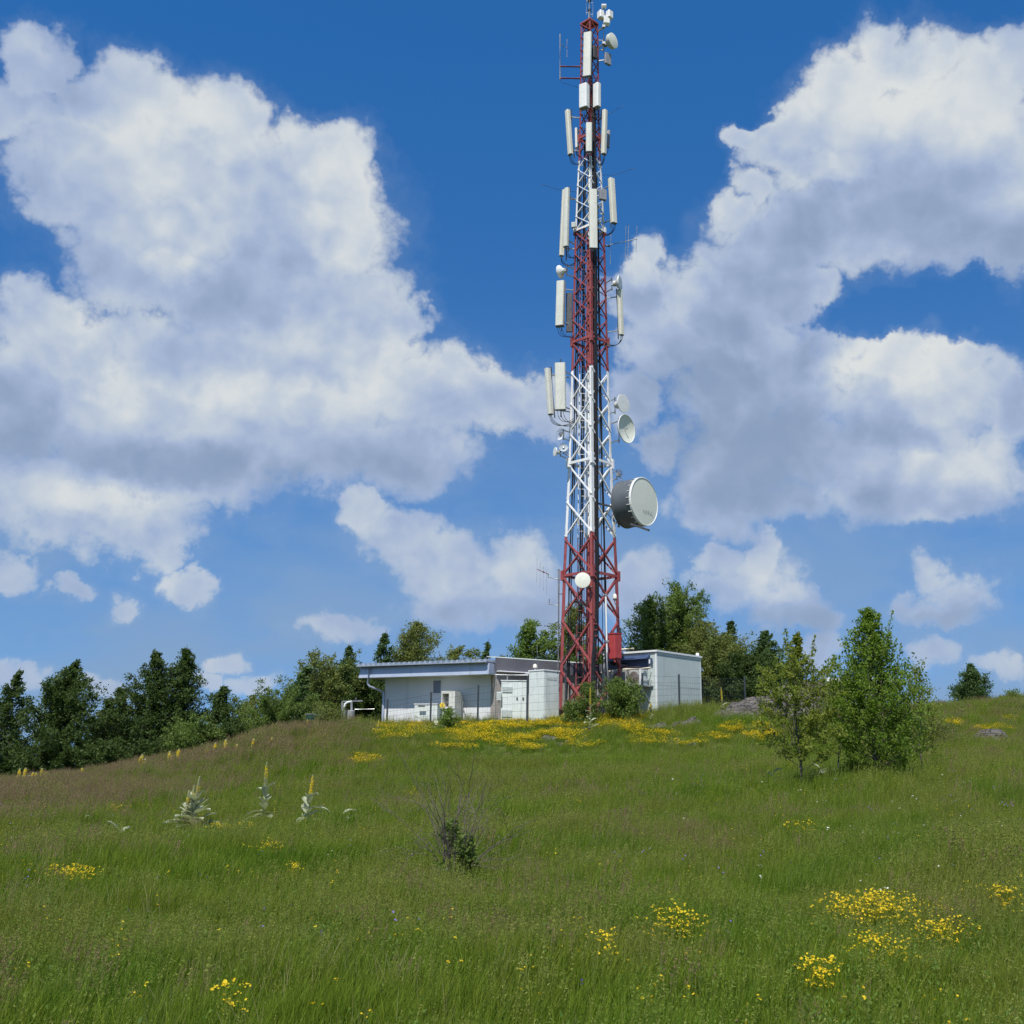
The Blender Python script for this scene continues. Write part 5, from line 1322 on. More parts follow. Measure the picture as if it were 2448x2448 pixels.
TL = [
 # label, px, top, d, width px, profile, mat, seed, nb, kwargs
 ('dark bushy tree cut by the left picture edge', -12, 1598, 58, 170, CON, 'leaf_dark', 11, 80, dict(wind=.30, leaf=.16, up=.5)),
 ('broad dark tree with windswept crown, second from the left edge', 118, 1578, 57, 235, CON, 'leaf_dark', 12, 130, dict(wind=.34, leaf=.16, up=.62)),
 ('low dark tree filling the gap right of the broad left tree', 222, 1672, 61, 130, CON, 'leaf_dark', 13, 60, dict(wind=.25, leaf=.17)),
 ('tall dense pointed tree, left of the twin pair', 340, 1552, 58, 200, CON, 'leaf_dark', 14, 125, dict(wind=.10, leaf=.15, up=.5)),
 ('tall dense pointed tree, right of the twin pair', 412, 1543, 58.5, 190, CON, 'leaf_dark', 15, 125, dict(wind=.16, leaf=.15, up=.5)),
 ('low bushy tree at the foot left of twin pointed trees', 258, 1640, 59, 130, CON, 'leaf_dark', 28, 70, dict(wind=.2, leaf=.16, up=.5)),
 ('thin ragged dark tree right of the twin pointed trees', 502, 1638, 57, 110, CON, 'leaf_dark', 16, 60, dict(wind=.45, leaf=.17, up=.5)),
 ('low bright green tree behind the crest in the left gap', 566, 1695, 60, 130, DOME, 'leaf_olive', 17, 55, dict(wind=.2, leaf=.15)),
 ('sparse low tree with open top in the left gap', 618, 1672, 60, 110, DOME, 'leaf_olive', 18, 36, dict(wind=.35, leaf=.14, dens=.8)),
 ('windswept leaning tree standing alone left of the house', 672, 1588, 57, 105, CON, 'leaf_cool', 19, 48, dict(wind=.95, leaf=.18, dens=.95)),
 ('round yellowish green tree left of the house', 752, 1610, 62, 190, DOME, 'leaf_olive', 20, 95, dict(wind=.15, leaf=.15)),
 ('dark pointed tree just left of the house roof', 808, 1540, 64, 130, CON, 'leaf_cool', 21, 80, dict(wind=.25, leaf=.16, up=.5)),
 ('tall slim tree above the left end of the roof', 886, 1507, 65, 120, CON, 'leaf_cool', 22, 75, dict(wind=.40, leaf=.18)),
 ('low bushy tree between slim tree and roof end', 862, 1630, 62, 170, DOME, 'leaf_dark', 29, 70, dict(wind=.15, leaf=.16)),
 ('big round olive tree above the house roof', 966, 1502, 66, 140, OVAL, 'leaf_olive', 23, 130, dict(wind=.25, leaf=.14, up=.8)),
 ('small ragged tree right of big olive tree over the roof', 1055, 1552, 66, 110, OVAL, 'leaf_olive', 24, 50, dict(wind=.55, leaf=.16)),
 ('small narrow windswept treetop alone above the roof', 1128, 1526, 68, 62, CON, 'leaf_cool', 25, 36, dict(wind=.55, leaf=.16)),
 ('tiny treetop just right of narrow windswept treetop', 1162, 1565, 68, 40, OVAL, 'leaf_olive', 26, 20, dict(wind=.6, leaf=.16)),
 ('bright green bushy tree left of the tower', 1240, 1490, 66, 110, OVAL, 'leaf_bright', 27, 80, dict(wind=.40, leaf=.17)),
 ('olive tree seen through the left tower legs', 1350, 1455, 67, 130, OVAL, 'leaf_olive', 31, 85, dict(wind=.25, leaf=.15)),
 ('low dark bush tree seen through the right tower legs', 1425, 1560, 64, 120, DOME, 'leaf_mid', 32, 50, dict(wind=.2, leaf=.16)),
 ('tall round leafy tree directly right of the tower', 1553, 1432, 67, 128, OVAL, 'leaf_mid', 33, 120, dict(wind=.08, leaf=.16, up=.9)),
 ('tallest broad tree with pointed tip behind the shelter', 1622, 1412, 68, 150, OVAL, 'leaf_mid', 34, 135, dict(wind=.08, leaf=.16, up=.95)),
 ('olive tree with leaning pale trunk right of the shelter', 1672, 1490, 66, 120, OVAL, 'leaf_olive', 35, 85, dict(wind=.15, leaf=.15)),
 ('dark spiky tree between shelter and rock, left one', 1737, 1478, 67, 110, CON, 'leaf_dark', 36, 80, dict(wind=.30, leaf=.17, up=.45)),
 ('low olive tree in front of the dark spiky trees', 1716, 1540, 64, 150, DOME, 'leaf_olive', 37, 85, dict(wind=.15, leaf=.15)),
 ('dark windswept tree just behind the rock outcrop', 1812, 1506, 64, 150, CON, 'leaf_cool', 38, 100, dict(wind=.45, leaf=.18, up=.5)),
 ('low dark shrubby tree beside the fence post by the rock', 1790, 1600, 62, 150, DOME, 'leaf_dark', 39, 70, dict(wind=.2, leaf=.16)),
 ('small lone conical tree on the right skyline', 2328, 1590, 63, 80, CON, 'leaf_cool', 40, 90, dict(wind=.05, leaf=.13, up=.40, twig_len=.30)),
]
for (lab, px_, pt, d_, wp_, pf, mt, sd2, nb_, kw) in TL:
    tree('tree', lab, px_, pt, d_, wp_, pf, mt, sd2, nb_, group=G1 if px_ < 700 else G2, **kw)
# foreground young trees
def young(label, px_, base_py, py_top, d, wpx, seed, nb, prof, mat='leaf_young', **kw):
    return tree('young_tree', label, px_, py_top, d, wpx, prof, mat, seed, nb, group='young trees in the meadow', base_py=base_py, bark='bark', **kw)
Y1 = ([0, .15, .3, .5, .62, .72, .82, 1.0], [.50, .8, 1.0, 1.0, .70, .28, .16, .06])
Y2 = ([0, .08, .2, .40, .52, .64, .85, 1.0], [.70, .98, 1.0, .90, .70, .50, .34, .10])
young('slender young tree with forked stem and thin top shoot', 1912, 1885, 1492, 26.5, 205, 51, 66, Y1, shoots=15, hollow=.25, wind=.06, leaf=.085, t0=.10, spread=.065, twig_len=.30, up=.85, dens=1.0, trunk_r=.035)
young('taller fuller young tree at the right, dense to the ground', 2092, 1872, 1440, 27, 215, 52, 190, Y2, mat='leaf_fresh', shoots=14, hollow=.25, wind=.06, leaf=.085, t0=.0, spread=.075, twig_len=.32, up=.8, dens=.9, trunk_r=.05)
young('low leafy sapling shoots right of the taller young tree', 2205, 1830, 1605, 29, 120, 53, 22, SHRUB, shoots=6, wind=.05, leaf=.085, t0=.10, spread=.10, twig_len=.28, up=1.0, dens=.8, trunk_r=.025)
young('small bushy sapling between the two young trees', 2008, 1850, 1620, 30, 85, 54, 22, OVAL, shoots=4, wind=.05, leaf=.085, t0=.15, spread=.10, twig_len=.30, up=1.0, dens=.9, trunk_r=.025)
# shrubs at the tower foot and by the house
def shrub(label, px_, py_top, d, wpx, seed, nb, mat='leaf_dark', base_py=None, **kw):
    a = dict(wind=.05, leaf=.11, t0=.02, spread=.11, twig_len=.28, up=.7, trunk_r=.03); a.update(kw)
    return tree('shrub', label, px_, py_top, d, wpx, SHRUB, mat, seed, nb, group='shrubs round the station', base_py=base_py, cat='shrub', **a)
shrub('wide dark green shrub hiding the right tower foot', 1484, 1646, 50.8, 84, 61, 70, 'leaf_mid')
shrub('olive shrub growing up in front of the tower foot', 1404, 1640, 50.6, 40, 62, 30, 'leaf_mid')
shrub('low dark shrub at the left tower foot', 1368, 1690, 50.3, 46, 63, 24, 'leaf_mid')
shrub('small leafy shrub in front of the low grey box', 1068, 1708, 50.2, 38, 64, 20, 'leaf_bright')
shrub('brownish low shrub by the pipe stand', 785, 1716, 50.5, 80, 65, 30, 'leaf_olive', leaf=.07)
shrub('tiny green bush on the right skyline', 2418, 1668, 60, 40, 66, 16, 'leaf_bright')
for k_, (px_, pt_, lab_) in enumerate([(20, 1790, 'low dark undergrowth bush at the left picture edge'), (150, 1780, 'dark undergrowth bush below the broad left tree'), (250, 1770, 'dark undergrowth bush left of the twin trees'), (350, 1760, 'dark undergrowth bush below the twin trees'), (545, 1735, 'dark undergrowth bush below the ragged dark tree')]):
    shrub(lab_, px_, pt_+38, 55, 130, 80+k_, 34, 'leaf_dark', leaf=.14)
shrub('low dark shrub at the foot of the left twin trees', 450, 1760, 54, 150, 67, 40, 'leaf_mid')
shrub('low green shrub on the crest below the windswept tree', 655, 1700, 55, 170, 68, 45, 'leaf_mid')
shrub('dark brown heathy shrub right of the young trees', 2225, 1745, 41, 150, 69, 45, 'leaf_olive', leaf=.06)

# half-dead bush in the foreground
DBp = at(1085, 2095, 15.6)
DBp.z = ground_z(DBp.x, DBp.y)
db = Thing('half_dead_bush', 'half dead bush with bare twigs above a leafy green base', 'shrub', DBp)
rs = np.random.RandomState(77); s15 = 15.6/FPX*1.0
wd = MB()
def twig(p, dv, L, r, depth, mb):
    pts = [Vector(p)]; q = Vector(p); dd = Vector(dv).normalized()
    for i in range(4):
        dd = (dd + Vector(rs.normal(0, .16, 3))).normalized(); q = q + dd*(L/4); pts.append(q.copy())
    mb.tube(pts, [r*(1-.2*i) for i in range(5)], 4, cap=False)
    if depth > 0:
        for k in range(3 if depth > 1 else 4):
            j = rs.randint(1, 4)
            twig(pts[j], (dd + Vector(rs.normal(0, .55, 3)) + Vector((0, 0, .15))).normalized(), L*rs.uniform(.35, .6), r*.5, depth-1, mb)
stems = [(-.62, 1.20, .9), (-.42, 1.05, .8), (-.30, .95, 1.0), (-.12, .95, 1.05), (.02, .9, .95), (.30, .85, 1.0), (.42, .6, .95), (.62, .34, .95), (.55, .15, .7), (-.25, .8, .5), (.12, 1.0, .6), (-.55, .7, .75)]
stems += [(rs.uniform(-.5, .5), 1.0, rs.uniform(.7, 1.0)) for _ in range(9)]
for (sx, sz, L) in stems:
    twig((DBp.x + rs.uniform(-.06, .06), DBp.y + rs.uniform(-.08, .08), DBp.z + .12), (sx*.55, rs.uniform(-.3, .3), max(sz, .5)), L*1.60, .0085, 3, wd)
db.part('bare_twigs', wd, M['twig'])
n = 2600
C = rs.normal(0, 1, (n, 3)); C /= np.linalg.norm(C, axis=1)[:, None]; C *= rs.uniform(.35, 1, (n, 1))**.6
C = C*np.array([.15, .16, .24]) + np.array([.05, 0, .46]); C[:, 0] += .06*np.sin(C[:, 2]*9); lob = rs.randint(0, 4, n); C += np.array([[-.13, 0, -.20], [.12, -.1, .12], [-.06, .08, .26], [.12, 0, -.14]])[lob]*1.15; C = C[:]
a = rs.normal(0, 1, (n, 3)); a /= np.linalg.norm(a, axis=1)[:, None]; b_ = np.cross(a, rs.normal(0, 1, (n, 3)) + np.array([0, 0, .8])); b_ /= np.linalg.norm(b_, axis=1)[:, None]
sz = .055*rs.uniform(.6, 1.3, (n, 1))
v = np.stack([C-a*sz*.5, C+b_*sz*.33, C+a*sz*.55, C-b_*sz*.33], 1).reshape(-1, 3)
mesh_np('foliage', v, np.arange(4*n).reshape(-1, 4), M['leaf_mid'], db.o, tint=np.repeat(rs.uniform(0, 1, n), 4))


# ------------------------------------------------------------------ meadow: instanced clumps (stuff)
rs = np.random.RandomState(2024)
def blade_clump(name, nbl, rad, h0, h1, wd, mat, seed, lean=.35, seeds=0, seg=2):
    r = np.random.RandomState(seed); V = []; F = []; T = []
    for i in range(nbl):
        a = r.uniform(0, 6.28); q = rad*math.sqrt(r.uniform(0, 1)); bx, by = q*math.cos(a), q*math.sin(a)
        h = r.uniform(h0, h1); la = r.uniform(0, 6.28); lm_ = h*lean*r.uniform(.15, 1.0); lx, ly = lm_*math.cos(la) + .10*h, lm_*math.sin(la)
        sa = r.uniform(0, 3.14); sx, sy = math.cos(sa)*wd/2, math.sin(sa)*wd/2
        w_ = r.uniform(.6, 1.3); tn = r.uniform(0, 1); b = len(V)
        for k, t in enumerate((0, .5, .82)):
            ww = w_*(1, .85, .5)[k]; c = (bx + lx*t**2, by + ly*t**2, h*t - (.06 if k == 0 else 0))
            V += [(c[0]-sx*ww, c[1]-sy*ww, c[2]), (c[0]+sx*ww, c[1]+sy*ww, c[2])]; T += [tn, tn]
        V.append((bx+lx, by+ly, h)); T.append(tn)
        F += [(b, b+1, b+3, b+2), (b+2, b+3, b+5, b+4), (b+4, b+5, b+6, b+6)]
    me = bpy.data.meshes.new(name)
    F2 = [f if f[2] != f[3] else f[:3] for f in F]
    me.from_pydata(V, [], F2); at_ = me.attributes.new('tint', 'FLOAT', 'POINT'); at_.data.foreach_set('value', np.array(T, np.float32))
    me.materials.append(mat)
    return bpy.data.objects.new(name, me)
def add_mesh(name, V, F, T, mats, midx=None):
    me = bpy.data.meshes.new(name); me.from_pydata(V, [], F)
    at_ = me.attributes.new('tint', 'FLOAT', 'POINT'); at_.data.foreach_set('value', np.array(T, np.float32))
    for m in mats: me.materials.append(m)
    if midx: me.polygons.foreach_set('material_index', midx)
    return bpy.data.objects.new(name, me)
def seed_clump(name, n, rad, h0, h1, seed, mats):
    """thin stalks with loose panicles"""
    r = np.random.RandomState(seed); V = []; F = []; T = []; MI = []
    for i in range(n):
        a = r.uniform(0, 6.28); q = rad*math.sqrt(r.uniform(0, 1)); x, y = q*math.cos(a), q*math.sin(a); h = r.uniform(h0, h1)
        lx, ly = r.normal(.06, .06)*h*1.4, r.normal(0, .07)*h*1.4; tn = r.uniform(0, 1); b = len(V)
        V += [(x-.0012, y, -.05), (x+.0012, y, -.05), (x+lx+.001, y+ly, h), (x+lx-.001, y+ly, h)]; T += [tn]*4; F.append((b, b+1, b+2, b+3)); MI.append(0)
        L = r.uniform(.07, .15)
        for k in range(9):
            t = r.uniform(0, 1); c = np.array([x+lx*(1-(1-t)*L/h), y+ly*(1-(1-t)*L/h), h - L*(1-t)]) + r.normal(0, .012*(1.2-t), 3)*np.array([1, 1, .3])
            d_ = r.normal(0, 1, 3); d_ = d_/np.linalg.norm(d_)*.013; e_ = r.normal(0, 1, 3); e_ = e_/np.linalg.norm(e_)*.0055; b = len(V)
            V += [tuple(c-d_), tuple(c+e_), tuple(c+d_), tuple(c-e_)]; T += [tn]*4; F.append((b, b+1, b+2, b+3)); MI.append(1)
    return add_mesh(name, V, F, T, mats, MI)
def flower_clump(name, n, rad, h0, h1, fr, seed, mat, dome=.0, per=1):
    r = np.random.RandomState(seed); V = []; F = []; T = []; MI = []
    for i in range(n):
        a = r.uniform(0, 6.28); q = rad*math.sqrt(r.uniform(0, 1)); x, y = q*math.cos(a), q*math.sin(a)
        h = r.uniform(h0, h1) + dome*(1-(q/rad)**2 if rad else 0)
        lx, ly = r.normal(.02, .03), r.normal(0, .03); b = len(V); tn = r.uniform(0, 1)
        V += [(x-.0015, y, -.03), (x+.0015, y, -.03), (x+lx+.001, y+ly, h), (x+lx-.001, y+ly, h)]; T += [tn]*4; F.append((b, b+1, b+2, b+3)); MI.append(0)
        for k in range(per):
            c = np.array([x+lx, y+ly, h]) + (r.normal(0, fr*1.1, 3)*np.array([1, 1, .6]) if k else 0)
            nv_ = np.array([r.normal(0, .45), r.normal(-.15, .45), 1.0]); nv_ /= np.linalg.norm(nv_)
            u = np.cross(nv_, [1, .2, 0]); u /= np.linalg.norm(u); w_ = np.cross(nv_, u); b = len(V); tn = r.uniform(0, 1); rr = fr*r.uniform(.7, 1.3)
            V.append(tuple(c - nv_*rr*.25)); T.append(tn*.6)
            for j in range(6):
                g_ = j*math.pi/3 + tn*3; V.append(tuple(c + (u*math.cos(g_) + w_*math.sin(g_))*rr*(1 if j % 2 else .82))); T.append(tn)
            for j in range(6): F.append((b, b+1+j, b+1+(j+1) % 6)); MI.append(1)
    return add_mesh(name, V, F, T, [M['grass'], mat], MI)
def source(name, objs):
    c = bpy.data.collections.new(name)
    for o in objs: c.objects.link(o)
    return c
def scatter(name, label, P, coll, rotv, scl, kind='stuff'):
    """a point mesh whose geometry-nodes modifier sets a clump on every point"""
    me = bpy.data.meshes.new(name); me.vertices.add(len(P)); me.vertices.foreach_set('co', np.ascontiguousarray(P, np.float32).ravel())
    a = me.attributes.new('rot', 'FLOAT_VECTOR', 'POINT'); a.data.foreach_set('vector', np.ascontiguousarray(rotv, np.float32).ravel())
    a = me.attributes.new('scl', 'FLOAT', 'POINT'); a.data.foreach_set('value', np.ascontiguousarray(scl, np.float32))
    o = bpy.data.objects.new(name, me); COL.objects.link(o)
    ng = bpy.data.node_groups.new(name + '_nodes', 'GeometryNodeTree')
    ng.interface.new_socket('Geometry', in_out='INPUT', socket_type='NodeSocketGeometry'); ng.interface.new_socket('Geometry', in_out='OUTPUT', socket_type='NodeSocketGeometry')
    N = ng.nodes; L = ng.links
    gi_ = N.new('NodeGroupInput'); go_ = N.new('NodeGroupOutput'); ip = N.new('GeometryNodeInstanceOnPoints'); ci = N.new('GeometryNodeCollectionInfo')
    ci.inputs['Collection'].default_value = coll; ci.inputs['Separate Children'].default_value = True; ci.inputs['Reset Children'].default_value = True
    ip.inputs['Pick Instance'].default_value = True
    ra = N.new('GeometryNodeInputNamedAttribute'); ra.data_type = 'FLOAT_VECTOR'; ra.inputs['Name'].default_value = 'rot'
    sa = N.new('GeometryNodeInputNamedAttribute'); sa.data_type = 'FLOAT'; sa.inputs['Name'].default_value = 'scl'
    e2r = N.new('FunctionNodeEulerToRotation')
    L.new(gi_.outputs[0], ip.inputs['Points']); L.new(ci.outputs[0], ip.inputs['Instance'])
    L.new(ra.outputs[0], e2r.inputs[0]); L.new(e2r.outputs[0], ip.inputs['Rotation']); L.new(sa.outputs[0], ip.inputs['Scale']); L.new(ip.outputs[0], go_.inputs[0])
    md = o.modifiers.new('scatter', 'NODES'); md.node_group = ng
    tag(o, label, None, None, kind)
    return o
def spread_pts(y0, y1, density, half=0.62, extra=2.0):
    """random ground points in a wedge in front of the camera"""
    area = (half*(y0+y1) + 2*extra)*(y1-y0); n = int(area*density)
    y = np.sqrt(rs.uniform(y0**2, y1**2, n*2)); x = rs.uniform(-1, 1, n*2)*(half*y1+extra)
    k = np.abs(x) < half*y + extra; x, y = x[k][:n], y[k][:n]
    return x, y
def wavefield(x, y, seed, f):
    r = np.random.RandomState(seed); s_ = 0
    for k in range(5):
        a = r.uniform(0, 6.28); s_ = s_ + np.sin((x*math.cos(a)+y*math.sin(a))*f*(1+.45*k) + r.uniform(0, 6.28) + 1.2*np.sin((x*math.sin(a)-y*math.cos(a))*f*.7+k))/(1+.3*k)
    return s_/2.2
def blocked(x, y):
    """footprints of buildings, cabinets and bare rock"""
    m = np.zeros(len(x), bool)
    def rect(o, u, v, L, D): 
        dx, dy = x-o.x, y-o.y; a = dx*u.x+dy*u.y; b = dx*v.x+dy*v.y
        return (a > 0) & (a < L) & (b > 0) & (b < D)
    m |= rect(HA, hu, -hn, HL, 5.3); m |= rect(AA, au, -an, AL, 4.2); m |= rect(SC, r_u, l_u, RL, LLn)
    for (px_, d_, w_, dep) in ((1868, 50.5, 6.0, 2.4), (2355, 44, 1.5, .8), (1560, 48.5, 1.2, .6), (1640, 48.8, 1.1, .6)):
        q = at(px_, 1720, d_); m |= ((x-q.x)/(w_/2))**2 + ((y-q.y)/(dep/2))**2 < 1
    return m
bands = [(5.0, 12, 95, .80), (12, 22, 62, .95), (22, 36, 36, 1.15), (36, 66, 22, 1.35)]
X = []; Y = []; S = []
for (a, b, dn, sc) in bands:
    x, y = spread_pts(a, b, dn); X.append(x); Y.append(y); S.append(np.full(len(x), sc))
X = np.concatenate(X); Y = np.concatenate(Y); S = np.concatenate(S)
k = ~blocked(X, Y); X, Y, S = X[k], Y[k], S[k]
Zg = hgt(X, Y); PX, PY, _d = project(np.stack([X, Y, Zg], 1))
crest = np.interp(PX, [-400, 0, 200, 400, 600, 720, 900, 1200, 2448], [1900, 1872, 1848, 1815, 1758, 1735, 1722, 1712, 1690])
hmod = (0.92 + 0.22*wavefield(X, Y, 3, .35) + .12*wavefield(X, Y, 4, 1.7))*rs.uniform(.72, 1.22, len(X))
hmod *= np.where((PY < crest+120) & (PX > 850) & (PX < 1900), 0.72, 1.0)       # thin turf round the station
n = len(X)
rot = np.stack([rs.normal(0, .07, n), rs.normal(.10, .07, n), rs.uniform(-.9, .9, n)], 1)
gc = source('grass_sources', [blade_clump('grass_tuft', 46, .17, .12, .40, .0062, M['grass'], 100+i, lean=.42) for i in range(6)])
scatter('meadow_grass', 'tall green meadow grass covering the whole slope', np.stack([X, Y, Zg-.01], 1), gc, rot, S*hmod)
# purplish seed heads, thickest along the left crest
wS = 0.008 + 0.95*np.exp(-((PY-crest-30)/75)**2)*np.clip((1050-PX)/300, 0, 1) + 0.20*np.clip(wavefield(X, Y, 8, .5)-.35, 0, 1) + .25*np.exp(-((PY-crest-60)/60)**2)*np.clip((PX-2000)/200, 0, 1)
k = rs.uniform(0, 1, n) < np.clip(wS, 0, 1)*.75
k &= ~((PX > 900) & (PX < 1800) & (PY < crest+90))
nk = int(k.sum())
sc_ = source('seed_sources', [seed_clump('seed_stalks', 16, .20, .34, .56, 200+i, [M['dry'], M['seed']]) for i in range(4)])
scatter('seed_grass', 'brownish purple seed heads of tall grass along the crest', np.stack([X, Y, Zg-.01], 1)[k], sc_, np.stack([rs.normal(0, .06, nk), rs.normal(.06, .06, nk), rs.uniform(-1, 1, nk)], 1), np.minimum(S[k], 1.15)*hmod[k])
# fine tall flowering stems of pale green grass all over, and broad-leaved herbs between
k = rs.uniform(0, 1, n) < np.clip(.24 + .22*wavefield(X, Y, 61, .45), 0, .7); nk = int(k.sum())
tc2 = source('stem_sources', [seed_clump('pale_stems', 9, .22, .36, .60, 260+i, [M['pale_grass'], M['pale_grass']]) for i in range(4)])
scatter('flowering_grass', 'fine pale flowering stems of tall grass all over the meadow', np.stack([X, Y, Zg-.01], 1)[k], tc2, np.stack([rs.normal(0, .09, nk), rs.normal(.08, .09, nk), rs.uniform(-1, 1, nk)], 1), np.minimum(S[k], 1.1)*hmod[k])
def herb(name, seed):
    r = np.random.RandomState(seed); V = []; F = []; T = []
    for i in range(34):
        a = r.uniform(0, 6.28); q = r.uniform(0, .10); c = np.array([q*math.cos(a), q*math.sin(a), r.uniform(.03, .27)]); L = r.uniform(.022, .048); e_ = r.uniform(.1, 1.0)
        d_ = np.array([math.cos(a)*math.cos(e_), math.sin(a)*math.cos(e_), math.sin(e_)]); sd_ = np.array([-math.sin(a), math.cos(a), 0])*L*.20; b = len(V); tn = r.uniform(0, 1)
        V += [tuple(c), tuple(c+d_*L*.45+sd_), tuple(c+d_*L), tuple(c+d_*L*.45-sd_)]; T += [tn]*4; F.append((b, b+1, b+2, b+3))
    return add_mesh(name, V, F, T, [M['herb']])
k = (rs.uniform(0, 1, n) < np.clip(.09 + .16*wavefield(X, Y, 71, .7), 0, .5)) & (Y < 34); nk = int(k.sum())
hc = source('herb_sources', [herb('herb_plant', 700+i) for i in range(5)])
scatter('meadow_herbs', 'low broad-leaved herbs between the grass', np.stack([X, Y, Zg], 1)[k], hc, np.stack([rs.normal(0, .15, nk), rs.normal(0, .15, nk), rs.uniform(0, 6, nk)], 1), rs.uniform(.7, 1.2, nk))
# dry straw stalks here and there
k = rs.uniform(0, 1, n) < .035*(1.0 + .8*wavefield(X, Y, 15, .6)); nk = int(k.sum())
dc = source('straw_sources', [blade_clump('straw_tuft', 9, .16, .25, .55, .005, M['dry'], 300+i, lean=.35) for i in range(3)])
scatter('dry_straw', 'pale dry grass stalks scattered through the meadow', np.stack([X, Y, Zg], 1)[k], dc, np.stack([rs.normal(0, .1, nk), rs.normal(.1, .1, nk), rs.uniform(-3, 3, nk)], 1), S[k]*.95)

# taller pale grass at the foot of the shelter, the house and round the rocks
x, y = spread_pts(47, 57, 26, .5, 0); k = ~blocked(x, y); x, y = x[k], y[k]; z = hgt(x, y); px_, py_, _ = project(np.stack([x, y, z], 1))
pr = .9*np.exp(-((px_-1640)/75)**2 - ((y-52.0)/1.3)**2) + .5*np.exp(-((px_-1090)/150)**2 - ((y-52.3)/1.0)**2) + .35*np.exp(-((px_-820)/90)**2 - ((y-51)/2.0)**2)
k = rs.uniform(0, 1, len(x)) < pr; nk = int(k.sum())
pc2 = source('pale_sources', [blade_clump('pale_tuft', 30, .18, .30, .62, .0075, M['pale_grass'], 330+i, lean=.30) for i in range(3)])
scatter('pale_grass', 'taller pale yellowish grass at the foot of the shelter', np.stack([x, y, z], 1)[k], pc2, np.stack([rs.normal(0, .06, nk), rs.normal(.06, .06, nk), rs.uniform(-3, 3, nk)], 1), rs.uniform(.8, 1.3, nk))
# yellow flower drifts round the station
ELL = [(965,1733,62,9,.9),(1015,1745,60,9,.6),(930,1760,40,8,.4),(1120,1752,60,9,.8),(1200,1743,75,9,1),(1270,1728,70,7,1),(1330,1722,60,7,.9),(1180,1765,90,9,.7),(1290,1752,70,10,1),(1390,1733,60,8,1),
 (1450,1728,60,7,.9),(1490,1717,45,6,1),(1350,1760,50,7,.6),(1440,1750,50,5,.5),(1545,1757,60,7,1),(1575,1770,60,7,1),(1668,1761,58,7,1),(1748,1738,26,9,1),(1620,1775,50,5,.7),(1500,1742,50,6,.8),(1822,1737,18,6,1),(1818,1757,34,8,1),(1935,1767,20,6,.9),(1575,1707,25,5,.6),
 (755,1774,32,9,.9),(722,1792,20,5,.6),(870,1817,30,9,.5),(905,1752,5,6,1),(2190,1738,16,9,.8),(2280,1728,22,5,.9),(2370,1741,40,5,.7),(2310,1708,12,4,.9),(2415,1722,18,6,.7),(1070,1785,60,6,.4),(1250,1785,50,6,.4),(1400,1778,40,6,.3),(1130,1730,40,6,.6),(1040,1718,30,5,.5)]
x, y = spread_pts(36, 60, 95, .5, 0); k = ~blocked(x, y); x, y = x[k], y[k]; z = hgt(x, y); px_, py_, _ = project(np.stack([x, y, z+.16], 1))
prob = np.zeros(len(x))
for (ex, ey, rx, ry, dn) in ELL: prob = np.maximum(prob, dn*np.clip(1.35 - ((px_-ex)/(rx*1.25))**2 - ((py_-ey)/(ry*1.25))**2, 0, 1))
prob *= np.clip(.62 + .9*wavefield(x, y, 22, 1.1), 0, 1)*np.clip(.75 + .7*wavefield(x, y, 23, 3.1), 0, 1)
prob *= py_ > np.interp(px_, [880, 1030, 1150, 1300, 1400, 1500, 1600, 1900], [1722, 1724, 1726, 1718, 1711, 1708, 1700, 1690])
k = rs.uniform(0, 1, len(x)) < prob; nk = int(k.sum())
yc = source('yellow_sources', [flower_clump('yellow_tuft', 26, .16, .17, .28, .015, 400+i, M['petal_yellow']) for i in range(4)])
scatter('yellow_flower_drifts', 'drifts of low yellow flowers in front of the station', np.stack([x, y, z], 1)[k], yc, np.stack([np.zeros(nk), np.zeros(nk), rs.uniform(0, 6, nk)], 1), rs.uniform(.8, 1.25, nk))
# loose single flowers over the slope
def loose(name, label, coll, y0, y1, dens, mod, smin, smax, h=0.0):
    x, y = spread_pts(y0, y1, dens); k = ~blocked(x, y); x, y = x[k], y[k]; z = hgt(x, y)
    px_, py_, _ = project(np.stack([x, y, z], 1)); pr = mod(x, y, px_, py_); k = rs.uniform(0, 1, len(x)) < pr; m_ = int(k.sum())
    scatter(name, label, np.stack([x, y, z+h], 1)[k], coll, np.stack([rs.normal(0, .1, m_), rs.normal(.05, .1, m_), rs.uniform(0, 6, m_)], 1), rs.uniform(smin, smax, m_))
yl = source('yellow_single', [flower_clump('yellow_stem', 3, .08, .24, .38, .0085, 420+i, M['petal_yellow'], per=3) for i in range(4)])
loose('yellow_wildflowers', 'single yellow wildflowers dotted over the near grass', yl, 6, 34, 5.0, lambda x, y, a, b: np.clip(.10 + .30*np.clip(wavefield(x, y, 31, .9), 0, 1) + .45*np.clip((b-2230)/180, 0, 1), 0, 1), .8, 1.2)
vl = source('violet_single', [flower_clump('violet_stem', 2, .08, .30, .42, .009, 440+i, M['petal_violet'], per=2) for i in range(3)])
loose('violet_wildflowers', 'small violet flowers dotted over the near grass', vl, 6, 28, 2.6, lambda x, y, a, b: np.clip(.14 + .5*np.clip(wavefield(x, y, 41, .8)-.2, 0, 1), 0, 1), .8, 1.2)
wl = source('white_single', [flower_clump('white_stem', 2, .08, .30, .42, .012, 460+i, M['petal_white'], per=2) for i in range(3)])
loose('white_wildflowers', 'small white flower heads dotted over the right meadow', wl, 7, 28, 1.8, lambda x, y, a, b: np.clip(.06 + .60*np.exp(-((a-2150)/280)**2 - ((b-2040)/120)**2) + .2*np.exp(-((a-80)/90)**2 - ((b-2060)/40)**2), 0, 1), .9, 1.3)

